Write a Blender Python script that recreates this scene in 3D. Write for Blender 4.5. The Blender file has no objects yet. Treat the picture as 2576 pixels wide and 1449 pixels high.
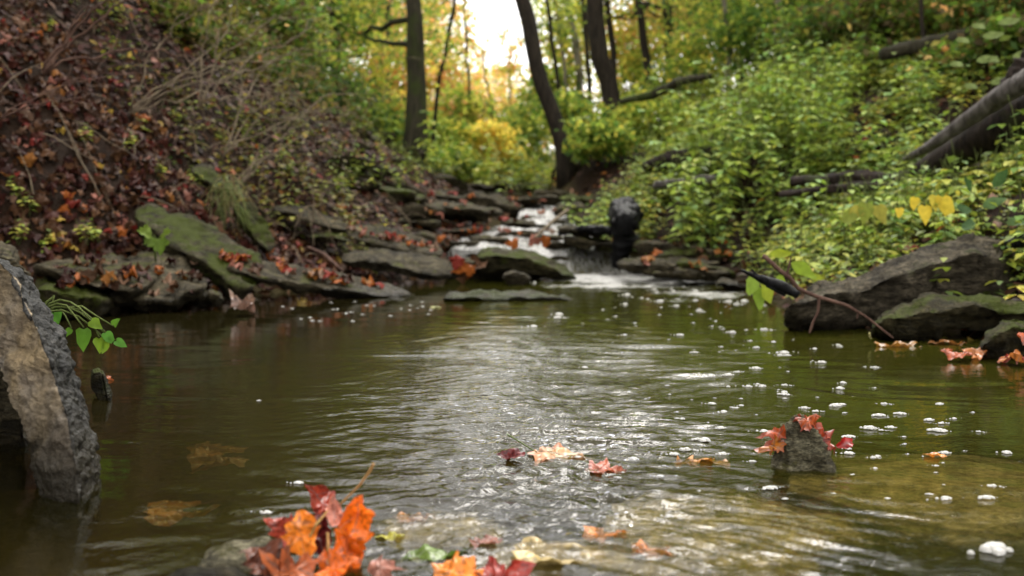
import bpy, math, random
import numpy as np
from mathutils import Vector
R = math.radians
random.seed(7)
rng = np.random.default_rng(7)
sc = bpy.context.scene
COL = sc.collection

# ------------------------------------------------------------------ camera, light, exposure
CAMZ, PITCH, FPX = 0.36, math.atan((724.5 - 560) / 2504.0), 2504.0
cam_d = bpy.data.cameras.new('camera')
cam_d.lens = 35; cam_d.sensor_width = 36; cam_d.clip_start = 0.05; cam_d.clip_end = 500
cam_d.dof.use_dof = True; cam_d.dof.focus_distance = 1.75; cam_d.dof.aperture_fstop = 4.2
cam = bpy.data.objects.new('camera', cam_d); COL.objects.link(cam)
cam.location = (0, 0, CAMZ); cam.rotation_euler = (R(90) - PITCH, 0, 0)
sc.camera = cam

SUN_EL, SUN_ROT = 58, 20
world = bpy.data.worlds.new('World'); sc.world = world; world.use_nodes = True
wn = world.node_tree; wn.nodes.clear()
sky = wn.nodes.new('ShaderNodeTexSky'); sky.sky_type = 'NISHITA'; sky.sun_disc = False
sky.sun_elevation = R(SUN_EL); sky.sun_rotation = R(SUN_ROT); sky.dust_density = 4; sky.ozone_density = 1
hsv = wn.nodes.new('ShaderNodeHueSaturation'); hsv.inputs['Saturation'].default_value = 0.12
cloud = wn.nodes.new('ShaderNodeMix'); cloud.data_type = 'RGBA'; cloud.inputs['Factor'].default_value = 0.55
cloud.inputs['B'].default_value = (13.5, 13.0, 12.4, 1)          # even cloud cover over the clear sky
bg = wn.nodes.new('ShaderNodeBackground'); bg.inputs['Strength'].default_value = 0.12
wo = wn.nodes.new('ShaderNodeOutputWorld')
wn.links.new(sky.outputs[0], hsv.inputs['Color']); wn.links.new(hsv.outputs[0], cloud.inputs['A'])
wn.links.new(cloud.outputs['Result'], bg.inputs['Color']); wn.links.new(bg.outputs[0], wo.inputs[0])
sun_d = bpy.data.lights.new('sun', 'SUN'); sun_d.energy = 1.2; sun_d.angle = R(24); sun_d.color = (1, .95, .88)
sun = bpy.data.objects.new('sun', sun_d); COL.objects.link(sun)
_e, _a = R(SUN_EL), R(SUN_ROT)
_dir = Vector((math.sin(_a) * math.cos(_e), math.cos(_a) * math.cos(_e), math.sin(_e)))
sun.rotation_euler = _dir.to_track_quat('Z', 'Y').to_euler()
sc.view_settings.view_transform = 'Standard'; sc.view_settings.look = 'None'
sc.view_settings.gamma = 1; sc.view_settings.use_curve_mapping = False
sc.view_settings.exposure = 1.4
sc.render.engine = 'CYCLES'
cy = sc.cycles
cy.use_denoising = True; cy.max_bounces = 7; cy.diffuse_bounces = 3; cy.glossy_bounces = 3
cy.transmission_bounces = 5; cy.transparent_max_bounces = 8; cy.sample_clamp_indirect = 4; cy.blur_glossy = 0.5

# ------------------------------------------------------------------ helpers
def at(x, y, Y):
    """point at distance Y ahead of the viewpoint, seen at (x, y) of a 2576 x 1449 picture"""
    rx, ry = (x - 1288) / FPX, (724.5 - y) / FPX
    c, s = math.cos(PITCH), math.sin(PITCH)
    fy, fz = c + ry * s, -s + ry * c
    t = Y / fy
    return np.array([rx * t, Y, CAMZ + fz * t])
def atz(x, y, z=0.0):
    rx, ry = (x - 1288) / FPX, (724.5 - y) / FPX
    c, s = math.cos(PITCH), math.sin(PITCH)
    fy, fz = c + ry * s, -s + ry * c
    t = (z - CAMZ) / fz
    return np.array([rx * t, fy * t, z])
def proj(P):
    P = np.atleast_2d(P); d = P - np.array([0, 0, CAMZ]); c, s = math.cos(PITCH), math.sin(PITCH)
    dep = d[:, 1] * c - d[:, 2] * s; up = d[:, 1] * s + d[:, 2] * c
    return 1288 + FPX * d[:, 0] / dep, 724.5 - FPX * up / dep

def _hash(ix, iy, iz):
    h = (ix * 374761393 + iy * 668265263 + iz * 2147483647 + 1013904223) & 0xFFFFFFFF
    h = ((h ^ (h >> 13)) * 1274126177) & 0xFFFFFFFF
    h = ((h ^ (h >> 16)) * 2246822519) & 0xFFFFFFFF
    return ((h ^ (h >> 15)) & 0xFFFFFF) / float(0xFFFFFF)
def vnoise(x, y, z=0.0):
    x, y, z = np.broadcast_arrays(np.asarray(x, float), np.asarray(y, float), np.asarray(z, float))
    ix, iy, iz = np.floor(x).astype(np.int64), np.floor(y).astype(np.int64), np.floor(z).astype(np.int64)
    fx, fy, fz = x - ix, y - iy, z - iz
    fx, fy, fz = [f * f * f * (f * (f * 6 - 15) + 10) for f in (fx, fy, fz)]
    r = 0
    for a in (0, 1):
        for b in (0, 1):
            for c in (0, 1):
                w = (fx if a else 1 - fx) * (fy if b else 1 - fy) * (fz if c else 1 - fz)
                r = r + w * _hash(ix + a, iy + b, iz + c)
    return r * 2 - 1
def fbm(x, y, z=0.0, o=4, g=.5):
    s, a, f = 0, 1, 1
    for k in range(o):
        s = s + a * vnoise(np.asarray(x) * f + 17.3 * k, np.asarray(y) * f - 9.1 * k, np.asarray(z) * f + 3.7 * k)
        a *= g; f *= 2.03
    return s

def mesh(name, V, F, mat=None, col=None, smooth=False, attr=None):
    """V (n,3); F: (m,k) array or list of such arrays; col (n,3) per-vertex colour of the thing itself"""
    V = np.asarray(V, np.float32)
    Fs = [np.asarray(f, np.int32) for f in (F if isinstance(F, list) else [F]) if len(f)]
    me = bpy.data.meshes.new(name)
    me.vertices.add(len(V)); me.vertices.foreach_set('co', V.ravel())
    tot = sum(f.size for f in Fs); npol = sum(len(f) for f in Fs)
    me.loops.add(tot); me.polygons.add(npol)
    me.loops.foreach_set('vertex_index', np.concatenate([f.ravel() for f in Fs]))
    cnt = np.concatenate([np.full(len(f), f.shape[1], np.int32) for f in Fs])
    st = np.concatenate([[0], np.cumsum(cnt)[:-1]]).astype(np.int32)
    me.polygons.foreach_set('loop_start', st); me.polygons.foreach_set('loop_total', cnt)
    if smooth: me.polygons.foreach_set('use_smooth', np.ones(npol, bool))
    if col is not None:
        a = me.color_attributes.new('Col', 'FLOAT_COLOR', 'POINT')
        c = np.ones((len(V), 4), np.float32); c[:, :3] = col
        a.data.foreach_set('color', c.ravel())
    for k, v in (attr or {}).items():
        a = me.attributes.new(k, 'FLOAT', 'POINT'); a.data.foreach_set('value', np.asarray(v, np.float32))
    me.update(calc_edges=True); me.validate()
    if mat: me.materials.append(mat)
    return me
def obj(name, me, parent=None, loc=None):
    o = bpy.data.objects.new(name, me); COL.objects.link(o)
    if parent: o.parent = parent
    if loc is not None: o.location = loc
    return o
def tag(o, label, cat, group=None):
    o['label'] = label; o['category'] = cat; o['kind'] = 'thing'
    if group: o['group'] = group
    return o
def thing(name, label, cat, loc=(0, 0, 0), group=None, rot=None, scale=1):
    o = obj(name, None); o.location = loc; o.scale = (scale,) * 3
    if rot is not None: o.rotation_euler = rot
    return tag(o, label, cat, group)
def kind(o, k):
    o['kind'] = k; return o
def copy_thing(src, loc, rot, scale, label, group=None):
    r = src.copy(); COL.objects.link(r); r.location = loc; r.rotation_euler = rot; r.scale = (scale,) * 3
    r['label'] = label
    if group: r['group'] = group
    for ch in list(src.children):
        c = ch.copy(); COL.objects.link(c); c.parent = r
        for g in ch.children:
            d = g.copy(); COL.objects.link(d); d.parent = c
    return r
class Acc:
    """collects pieces of one mesh"""
    def __init__(s): s.V, s.F3, s.F4, s.C, s.n = [], [], [], [], 0
    def add(s, V, F, col):
        V = np.asarray(V, float); F = np.asarray(F)
        (s.F3 if F.shape[1] == 3 else s.F4).append(F + s.n)
        s.V.append(V); s.C.append(np.broadcast_to(np.asarray(col, float), (len(V), 3))); s.n += len(V)
    def mesh(s, name, mat, smooth=False):
        F = []
        if s.F3: F.append(np.concatenate(s.F3))
        if s.F4: F.append(np.concatenate(s.F4))
        return mesh(name, np.concatenate(s.V), F, mat, np.concatenate(s.C), smooth)

# ------------------------------------------------------------------ materials
def new_mat(name):
    m = bpy.data.materials.new(name); m.use_nodes = True; nt = m.node_tree; nt.nodes.clear()
    out = nt.nodes.new('ShaderNodeOutputMaterial')
    return m, nt, out
def N(nt, t, **kw):
    n = nt.nodes.new(t)
    for k, v in kw.items():
        if k in n.inputs.keys(): n.inputs[k].default_value = v
        else: setattr(n, k, v)
    return n
def ramp(nt, src, stops):
    r = nt.nodes.new('ShaderNodeValToRGB'); e = r.color_ramp.elements
    while len(e) < len(stops): e.new(.5)
    for q, (p, c) in zip(e, stops):
        q.position = p; q.color = (c, c, c, 1) if isinstance(c, (int, float)) else (*c, 1)
    nt.links.new(src, r.inputs[0]); return r.outputs[0]
def mixc(nt, f, a, b, mode='MIX'):
    m = nt.nodes.new('ShaderNodeMix'); m.data_type = 'RGBA'; m.blend_type = mode
    for s, v in (('Factor', f), ('A', a), ('B', b)):
        if isinstance(v, (int, float)): m.inputs[s].default_value = v
        elif isinstance(v, tuple): m.inputs[s].default_value = (*v, 1)
        else: nt.links.new(v, m.inputs[s])
    return m.outputs['Result']
def bump(nt, h, st, dist, nrm=None):
    b = N(nt, 'ShaderNodeBump', Strength=st, Distance=dist); nt.links.new(h, b.inputs['Height'])
    if nrm: nt.links.new(nrm, b.inputs['Normal'])
    return b.outputs[0]
def noise(nt, co, scale, det=5, rough=.55, dist=0):
    n = N(nt, 'ShaderNodeTexNoise', Scale=scale, Detail=det, Roughness=rough, Distortion=dist)
    nt.links.new(co, n.inputs['Vector']); return n.outputs['Fac']
def gm(nt): return nt.nodes.new('ShaderNodeNewGeometry')
def math_(nt, op, a, b=None):
    m = nt.nodes.new('ShaderNodeMath'); m.operation = op; m.use_clamp = False
    for i, v in enumerate((a, b)):
        if v is None: continue
        if isinstance(v, (int, float)): m.inputs[i].default_value = v
        else: nt.links.new(v, m.inputs[i])
    return m.outputs[0]

def leaf_mat(name, rough, trans, spec=.4, veins=0.25):
    m, nt, out = new_mat(name)
    c = N(nt, 'ShaderNodeVertexColor'); c.layer_name = 'Col'
    g = nt.nodes.new('ShaderNodeTexCoord')
    nz = noise(nt, g.outputs['Object'], 45, 3)
    col = mixc(nt, veins * 2, c.outputs[0], ramp(nt, nz, [(.3, .55), (.7, 1.25)]), 'MULTIPLY')
    p = N(nt, 'ShaderNodeBsdfPrincipled', Roughness=rough); p.inputs['Specular IOR Level'].default_value = spec
    nt.links.new(col, p.inputs['Base Color'])
    t = nt.nodes.new('ShaderNodeBsdfTranslucent'); nt.links.new(col, t.inputs[0])
    mx = N(nt, 'ShaderNodeMixShader'); mx.inputs[0].default_value = trans
    nt.links.new(p.outputs[0], mx.inputs[1]); nt.links.new(t.outputs[0], mx.inputs[2])
    nt.links.new(bump(nt, nz, .3, .003), p.inputs['Normal'])
    nt.links.new(mx.outputs[0], out.inputs[0]); return m
M_leaf = leaf_mat('foliage', .65, .6, .15)
M_herb = leaf_mat('herb_leaf', .6, .4, .22)
M_wet = leaf_mat('wet_fallen_leaf', .55, .1, .08, .4)

def rock_mat(name, base, light, moss, moss_amt, wet=True, sc_=1.0, plain=False):
    m, nt, out = new_mat(name)
    g = gm(nt); co = g.outputs['Position']
    mp = N(nt, 'ShaderNodeMapping'); mp.inputs['Scale'].default_value = (1, 1, 3.5); nt.links.new(co, mp.inputs[0])
    big = noise(nt, mp.outputs[0], 5 * sc_, 6, .6, .6); fine = noise(nt, mp.outputs[0], 45 * sc_, 6, .65)
    col = mixc(nt, ramp(nt, big, [(.35, 0.0), (.65, 1.0)]), base, light)
    mid = noise(nt, mp.outputs[0], 16 * sc_, 6, .65, .5)
    col = mixc(nt, .9, col, ramp(nt, mid, [(.36, .3), (.64, 1.45)]), 'MULTIPLY')
    col = mixc(nt, .9, col, ramp(nt, fine, [(.35, .35), (.65, 1.5)]), 'MULTIPLY')
    v = N(nt, 'ShaderNodeTexVoronoi', Scale=55 * sc_); nt.links.new(co, v.inputs['Vector'])
    lich = noise(nt, co, 13 * sc_, 7, .7)
    col = mixc(nt, math_(nt, 'MULTIPLY', ramp(nt, lich, [(.58, 0.0), (.68, 1.0)]), .5), col, (.11, .10, .07))
    sep = nt.nodes.new('ShaderNodeSeparateXYZ'); nt.links.new(g.outputs['Normal'], sep.inputs[0])
    mn = noise(nt, co, 7 * sc_, 6, .65)
    mf = math_(nt, 'ADD', math_(nt, 'MULTIPLY', sep.outputs[2], .10), mn)
    mf = ramp(nt, mf, [(.70 - moss_amt * .38, 0.0), (.80 - moss_amt * .38, 1.0)])
    mosc = mixc(nt, fine, tuple(c * .45 for c in moss), tuple(c * 1.5 for c in moss))
    col = mixc(nt, mf, col, mosc)
    p = N(nt, 'ShaderNodeBsdfPrincipled', Roughness=.6); p.inputs['Specular IOR Level'].default_value = .1
    if wet:   # stone soaked by the stream near the water line
        sp = nt.nodes.new('ShaderNodeSeparateXYZ'); nt.links.new(co, sp.inputs[0])
        wz = math_(nt, 'ADD', sp.outputs[2], math_(nt, 'MULTIPLY', mn, .05))
        wf = ramp(nt, math_(nt, 'MULTIPLY', wz, 8.0), [(.25, 1.0), (.75, 0.0)])
        col = mixc(nt, math_(nt, 'MULTIPLY', wf, .6), col, (.5, .47, .42), 'MULTIPLY') if False else mixc(nt, wf, col, mixc(nt, 1.0, col, (.42, .40, .36), 'MULTIPLY'))
        nt.links.new(ramp(nt, wf, [(0, .8), (1, .3)]), p.inputs['Roughness'])
    nt.links.new(col, p.inputs['Base Color'])
    b1 = bump(nt, mid, .9, .03); b2 = bump(nt, fine, 1, .010, b1)
    nt.links.new(bump(nt, v.outputs['Distance'], .25, .004, b2), p.inputs['Normal'])
    nt.links.new(p.outputs[0], out.inputs[0]); return m
M_shale = rock_mat('shale', (.016, .013, .007), (.075, .062, .036), (.045, .050, .006), .12)
M_mossrock = rock_mat('mossy_shale', (.014, .011, .005), (.055, .047, .022), (.034, .044, .003), .46)
M_greyrock = rock_mat('grey_rock', (.018, .014, .008), (.125, .105, .072), (.028, .032, .008), .10, sc_=1.4)
M_pebble = rock_mat('lichen_rock', (.06, .052, .03), (.22, .20, .13), (.06, .055, .015), .2, wet=False, sc_=4)
M_tan = rock_mat('tan_streambed_stone', (.25, .205, .12), (.46, .40, .27), (.09, .08, .02), .0, wet=False, sc_=2)

def left_rock_mat():
    m, nt, out = new_mat('split_boulder_stone')
    g = gm(nt); co = g.outputs['Position']
    big = noise(nt, co, 9, 6, .6, .8); fine = noise(nt, co, 70, 6, .7); med = noise(nt, co, 22, 5, .6)
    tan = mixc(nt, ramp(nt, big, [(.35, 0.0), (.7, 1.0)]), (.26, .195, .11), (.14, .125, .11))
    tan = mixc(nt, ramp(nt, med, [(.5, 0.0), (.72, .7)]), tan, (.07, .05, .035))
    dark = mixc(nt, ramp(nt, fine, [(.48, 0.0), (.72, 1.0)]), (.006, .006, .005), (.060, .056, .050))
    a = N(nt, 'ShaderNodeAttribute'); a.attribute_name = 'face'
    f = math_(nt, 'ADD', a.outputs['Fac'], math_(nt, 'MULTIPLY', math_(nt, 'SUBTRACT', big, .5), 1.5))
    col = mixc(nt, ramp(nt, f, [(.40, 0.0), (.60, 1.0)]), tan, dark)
    col = mixc(nt, .8, col, ramp(nt, fine, [(.3, .4), (.7, 1.4)]), 'MULTIPLY')
    sp = nt.nodes.new('ShaderNodeSeparateXYZ'); nt.links.new(co, sp.inputs[0])
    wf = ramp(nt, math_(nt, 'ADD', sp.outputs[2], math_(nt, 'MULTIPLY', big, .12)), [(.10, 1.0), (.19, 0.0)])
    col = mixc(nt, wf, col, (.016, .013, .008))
    p = N(nt, 'ShaderNodeBsdfPrincipled'); p.inputs['Specular IOR Level'].default_value = .2; nt.links.new(col, p.inputs['Base Color'])
    nt.links.new(ramp(nt, wf, [(0, .55), (1, .28)]), p.inputs['Roughness'])
    nt.links.new(bump(nt, fine, 1, .008, bump(nt, med, .8, .02)), p.inputs['Normal'])
    nt.links.new(p.outputs[0], out.inputs[0]); return m
M_left = left_rock_mat()

def bark_mat(name, c1, c2, moss=0.0, rough=.8):
    m, nt, out = new_mat(name)
    g = nt.nodes.new('ShaderNodeTexCoord'); mp = N(nt, 'ShaderNodeMapping'); mp.inputs['Scale'].default_value = (1, 1, .18)
    nt.links.new(g.outputs['Object'], mp.inputs[0])
    n1 = noise(nt, mp.outputs[0], 30, 6, .65, .4); n2 = noise(nt, g.outputs['Object'], 3, 4)
    col = mixc(nt, ramp(nt, n1, [(.35, 0.0), (.65, 1.0)]), c1, c2)
    if moss: col = mixc(nt, ramp(nt, n2, [(.62 - moss * .3, 0.0), (.75 - moss * .3, .85)]), col, (.032, .045, .008))
    p = N(nt, 'ShaderNodeBsdfPrincipled', Roughness=rough); p.inputs['Specular IOR Level'].default_value = .15; nt.links.new(col, p.inputs['Base Color'])
    nt.links.new(bump(nt, n1, .9, .02), p.inputs['Normal']); nt.links.new(p.outputs[0], out.inputs[0]); return m
M_bark = bark_mat('bark', (.009, .007, .005), (.034, .026, .018))
M_barkg = bark_mat('mossy_bark', (.014, .012, .007), (.045, .040, .024), .4)
M_barkp = bark_mat('pale_bark', (.08, .07, .05), (.2, .18, .13), .3)
M_log = bark_mat('rotting_log', (.006, .004, .003), (.032, .022, .017), .12)
M_greylog = bark_mat('weathered_log', (.03, .025, .022), (.13, .115, .108), .0, .6)
M_black = bark_mat('wet_black_wood', (.0006, .0006, .0008), (.006, .006, .007), 0, .5)
M_twig = bark_mat('twig_bark', (.075, .055, .035), (.21, .165, .11))
M_twigr = bark_mat('red_twig_bark', (.05, .026, .02), (.13, .075, .055))
M_stem = bark_mat('green_stem', (.06, .08, .02), (.12, .15, .04))
M_petiole = bark_mat('leaf_stalk', (.25, .17, .05), (.4, .2, .08))

def ground_mat():
    m, nt, out = new_mat('forest_soil')
    g = gm(nt); co = g.outputs['Position']
    a = noise(nt, co, 2.2, 5); b = noise(nt, co, 30, 7, .7); v = N(nt, 'ShaderNodeTexVoronoi', Scale=26, Randomness=1)
    nt.links.new(co, v.inputs['Vector'])
    col = mixc(nt, b, (.006, .0035, .002), (.026, .014, .007))
    litter = mixc(nt, ramp(nt, v.outputs['Distance'], [(.1, 0.0), (.6, 1.0)]), (.03, .014, .008), (.012, .007, .005))
    col = mixc(nt, ramp(nt, a, [(.4, .0), (.6, .5)]), col, litter)
    at_ = N(nt, 'ShaderNodeAttribute'); at_.attribute_name = 'bed'
    bedc = mixc(nt, noise(nt, co, 3.5, 6, .6, .5), (.014, .011, .004), (.055, .042, .014))
    col = mixc(nt, at_.outputs['Fac'], col, bedc)
    p = N(nt, 'ShaderNodeBsdfPrincipled', Roughness=.9); p.inputs['Specular IOR Level'].default_value = .08; nt.links.new(col, p.inputs['Base Color'])
    nt.links.new(bump(nt, b, 1, .03), p.inputs['Normal']); nt.links.new(p.outputs[0], out.inputs[0]); return m
M_ground = ground_mat()

def water_mat(name, foamy):
    m, nt, out = new_mat(name)
    g = gm(nt); co = g.outputs['Position']
    am = N(nt, 'ShaderNodeAttribute'); am.attribute_name = 'chop'
    af = N(nt, 'ShaderNodeAttribute'); af.attribute_name = 'foam'
    mp = N(nt, 'ShaderNodeMapping'); mp.inputs['Scale'].default_value = (.75, 1.25, 1); nt.links.new(co, mp.inputs[0])
    n1 = noise(nt, mp.outputs[0], 38, 3, .5, .9); n2 = noise(nt, mp.outputs[0], 95, 2, .5, .5)
    h = math_(nt, 'ADD', n1, math_(nt, 'MULTIPLY', n2, .35))
    bp = nt.nodes.new('ShaderNodeBump'); bp.inputs['Distance'].default_value = .006
    nt.links.new(math_(nt, 'MULTIPLY', am.outputs['Fac'], .8), bp.inputs['Strength']); nt.links.new(h, bp.inputs['Height'])
    fr = N(nt, 'ShaderNodeFresnel', IOR=1.33); nt.links.new(bp.outputs[0], fr.inputs['Normal'])
    gl = N(nt, 'ShaderNodeBsdfGlossy', Roughness=.02); nt.links.new(bp.outputs[0], gl.inputs['Normal'])
    rf = N(nt, 'ShaderNodeBsdfRefraction', Roughness=.0, IOR=1.33); rf.inputs['Color'].default_value = (.80, .73, .42, 1)
    nt.links.new(bp.outputs[0], rf.inputs['Normal'])
    tr = N(nt, 'ShaderNodeBsdfTransparent'); tr.inputs['Color'].default_value = (.84, .78, .50, 1)
    df = N(nt, 'ShaderNodeBsdfDiffuse'); sx = nt.nodes.new('ShaderNodeSeparateXYZ'); nt.links.new(co, sx.inputs[0])
    murk = mixc(nt, noise(nt, co, 1.1, 3), (.026, .028, .003), (.050, .050, .006))
    murk = mixc(nt, ramp(nt, math_(nt, 'ADD', math_(nt, 'MULTIPLY', sx.outputs[0], .7), .5), [(0, 0.0), (.6, 1.0)]), (.012, .010, .003), murk)   # murk painted darker and browner leftward, for the bank and canopy reflected there
    nt.links.new(murk, df.inputs['Color'])
    m1 = N(nt, 'ShaderNodeMixShader'); m1.inputs[0].default_value = .5
    nt.links.new(rf.outputs[0], m1.inputs[1]); nt.links.new(tr.outputs[0], m1.inputs[2])
    m2 = N(nt, 'ShaderNodeMixShader'); ad = N(nt, 'ShaderNodeAttribute'); ad.attribute_name = 'murk'
    nt.links.new(ad.outputs['Fac'], m2.inputs[0])
    nt.links.new(m1.outputs[0], m2.inputs[1]); nt.links.new(df.outputs[0], m2.inputs[2])
    m3 = N(nt, 'ShaderNodeMixShader'); nt.links.new(fr.outputs[0], m3.inputs[0])
    nt.links.new(m2.outputs[0], m3.inputs[1]); nt.links.new(gl.outputs[0], m3.inputs[2])
    fm = nt.nodes.new('ShaderNodeMapping'); fm.inputs['Scale'].default_value = (1, .35, .3) if foamy else (.7, 1.2, 1)
    nt.links.new(co, fm.inputs[0])
    fn = noise(nt, fm.outputs[0], 22 if foamy else 26, 6, .65, 1.2)
    ff = math_(nt, 'ADD', math_(nt, 'SUBTRACT', fn, .5), af.outputs['Fac'])
    ff = ramp(nt, ff, [(.42, 0.0), (.74, .92)])
    fd = N(nt, 'ShaderNodeBsdfPrincipled', Roughness=.4); fd.inputs['Base Color'].default_value = (.30, .295, .28, 1)
    nt.links.new(bump(nt, fn, .7, .02), fd.inputs['Normal'])
    m4 = N(nt, 'ShaderNodeMixShader'); nt.links.new(ff, m4.inputs[0])
    nt.links.new(m3.outputs[0], m4.inputs[1]); nt.links.new(fd.outputs[0], m4.inputs[2])
    nt.links.new(m4.outputs[0], out.inputs[0]); return m
M_water = water_mat('pool_water', False)
M_rapid = water_mat('rapids_water', True)
def foam_mat():
    m, nt, out = new_mat('foam')
    p = N(nt, 'ShaderNodeBsdfPrincipled', Roughness=.35); p.inputs['Base Color'].default_value = (.58, .57, .54, 1)
    t = N(nt, 'ShaderNodeBsdfTransparent'); mx = N(nt, 'ShaderNodeMixShader'); mx.inputs[0].default_value = .62
    nt.links.new(t.outputs[0], mx.inputs[1]); nt.links.new(p.outputs[0], mx.inputs[2])
    nt.links.new(mx.outputs[0], out.inputs[0]); return m
M_foam = foam_mat()

# ------------------------------------------------------------------ terrain
YK = [-4, 0, 1.5, 2.6, 3.1, 3.9, 4.3, 4.8, 5.6, 6.9, 7.5, 8.6, 10, 13, 20, 30, 60, 140]
XLK = [-1.6, -1.2, -1.3, -1.65, -1.8, -1.95, -1.75, -1.35, -.98, -.52, -.50, -.35, -.2, -.35, -.7, -1.0, -2.0, -4]
XRK = [1.9, 1.75, 1.7, 1.5, 1.4, 1.2, 1.15, 1.2, 1.3, .98, .85, .6, .55, .75, 1.2, 1.5, 2.0, 4]
ZK = [0, 0, 0, 0, 0, 0, 0, 0, 0, .0, .19, .27, .45, .78, 1.35, 2.2, 4.0, 7.0]
DK = [.2, .06, .09, .2, .25, .28, .28, .28, .25, .15, .05, .04, .04, .02, .0, .0, .0, 0]
def zw(Y): return np.interp(Y, YK, ZK)
def H(X, Y, rough=True):
    X = np.asarray(X, float); Y = np.asarray(Y, float)
    wob = .10 * vnoise(Y * 1.7, 5.5)
    XL = np.interp(Y, YK, XLK) + wob; XR = np.interp(Y, YK, XRK) + .1 * vnoise(Y * 1.9, 9.5)
    z0 = zw(Y); dp = np.interp(Y, YK, DK)
    t = np.clip((X - XL) / (XR - XL), 0, 1)
    bed = z0 - dp * np.sqrt(np.clip(np.sin(np.pi * t), 0, 1))
    sp = lambda d: np.log1p(np.exp(np.clip(d * 6, -30, 30))) / 6
    dl = np.clip(XL - X, 0, None); sl = np.interp(Y, [0, 8, 14, 25, 60], [1, 1, .52, .42, .25])
    dle = np.where(dl < 4, dl, 4 + .45 * (dl - 4)); dle = np.where(dle < 9, dle, 9 + .2 * (dle - 9))
    hl = sl * (.32 * dle + .60 * (sp(dle - .5) - sp(-.5)))
    dr = np.clip(X - XR, 0, None); sr = np.interp(Y, [0, 6, 14, 25, 60], [.42, .45, .5, .42, .2])
    dre = np.where(dr < 7, dr, 7 + .5 * (dr - 7)); dre = np.where(dre < 14, dre, 14 + .2 * (dre - 14))
    hr = sr * dre
    h = bed + hl + hr + .42 * np.exp(-((X - .95) / .45) ** 2 - ((Y - 11.9) / 1.1) ** 2)
    d = np.maximum(dl, dr)
    if rough:
        h = h + np.clip(d * 1.2, 0, 1) * (.09 * fbm(X * 1.1, Y * 1.1, 2, 3) + .035 * fbm(X * 5, Y * 5, 1, 3)) \
              + np.where(Y > 6.9, .03, .012) * fbm(X * 6, Y * 6, 4, 3) * (d <= 0)
    return h
def Hn(X, Y, e=.04):
    hx = (H(X + e, Y) - H(X - e, Y)) / (2 * e); hy = (H(X, Y + e) - H(X, Y - e)) / (2 * e)
    n = np.stack([-hx, -hy, np.ones_like(hx)], -1)
    return n / np.linalg.norm(n, axis=-1, keepdims=True)
def graded(a, b, c, d, s1, s2):
    """coordinates fine (s1) in [b,c], growing outside"""
    v = list(np.arange(b, c + 1e-6, s1)); st = s1
    while v[-1] < d: st = min(st * 1.06, s2); v.append(v[-1] + st)
    st = s1
    while v[0] > a: st = min(st * 1.06, s2); v.insert(0, v[0] - st)
    return np.array(v)
gx = graded(-90, -3.6, 3.2, 90, .035, 4); gy = graded(-12, .8, 8.5, 150, .035, 4)
GX, GY = np.meshgrid(gx, gy); GZ = H(GX, GY)
def grid_faces(nr, nc):
    i = np.arange(nr * nc).reshape(nr, nc)
    return np.stack([i[:-1, :-1], i[:-1, 1:], i[1:, 1:], i[1:, :-1]], -1).reshape(-1, 4)
XLg = np.interp(GY, YK, XLK); XRg = np.interp(GY, YK, XRK)
bedf = np.clip(1 - np.maximum(XLg - GX, GX - XRg) / .12, 0, 1) * (GY < 14)
kind(obj('ground', mesh('ground', np.stack([GX, GY, GZ], -1).reshape(-1, 3), grid_faces(len(gy), len(gx)), M_ground,
     smooth=True, attr={'bed': bedf.ravel()})), 'structure')

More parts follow.
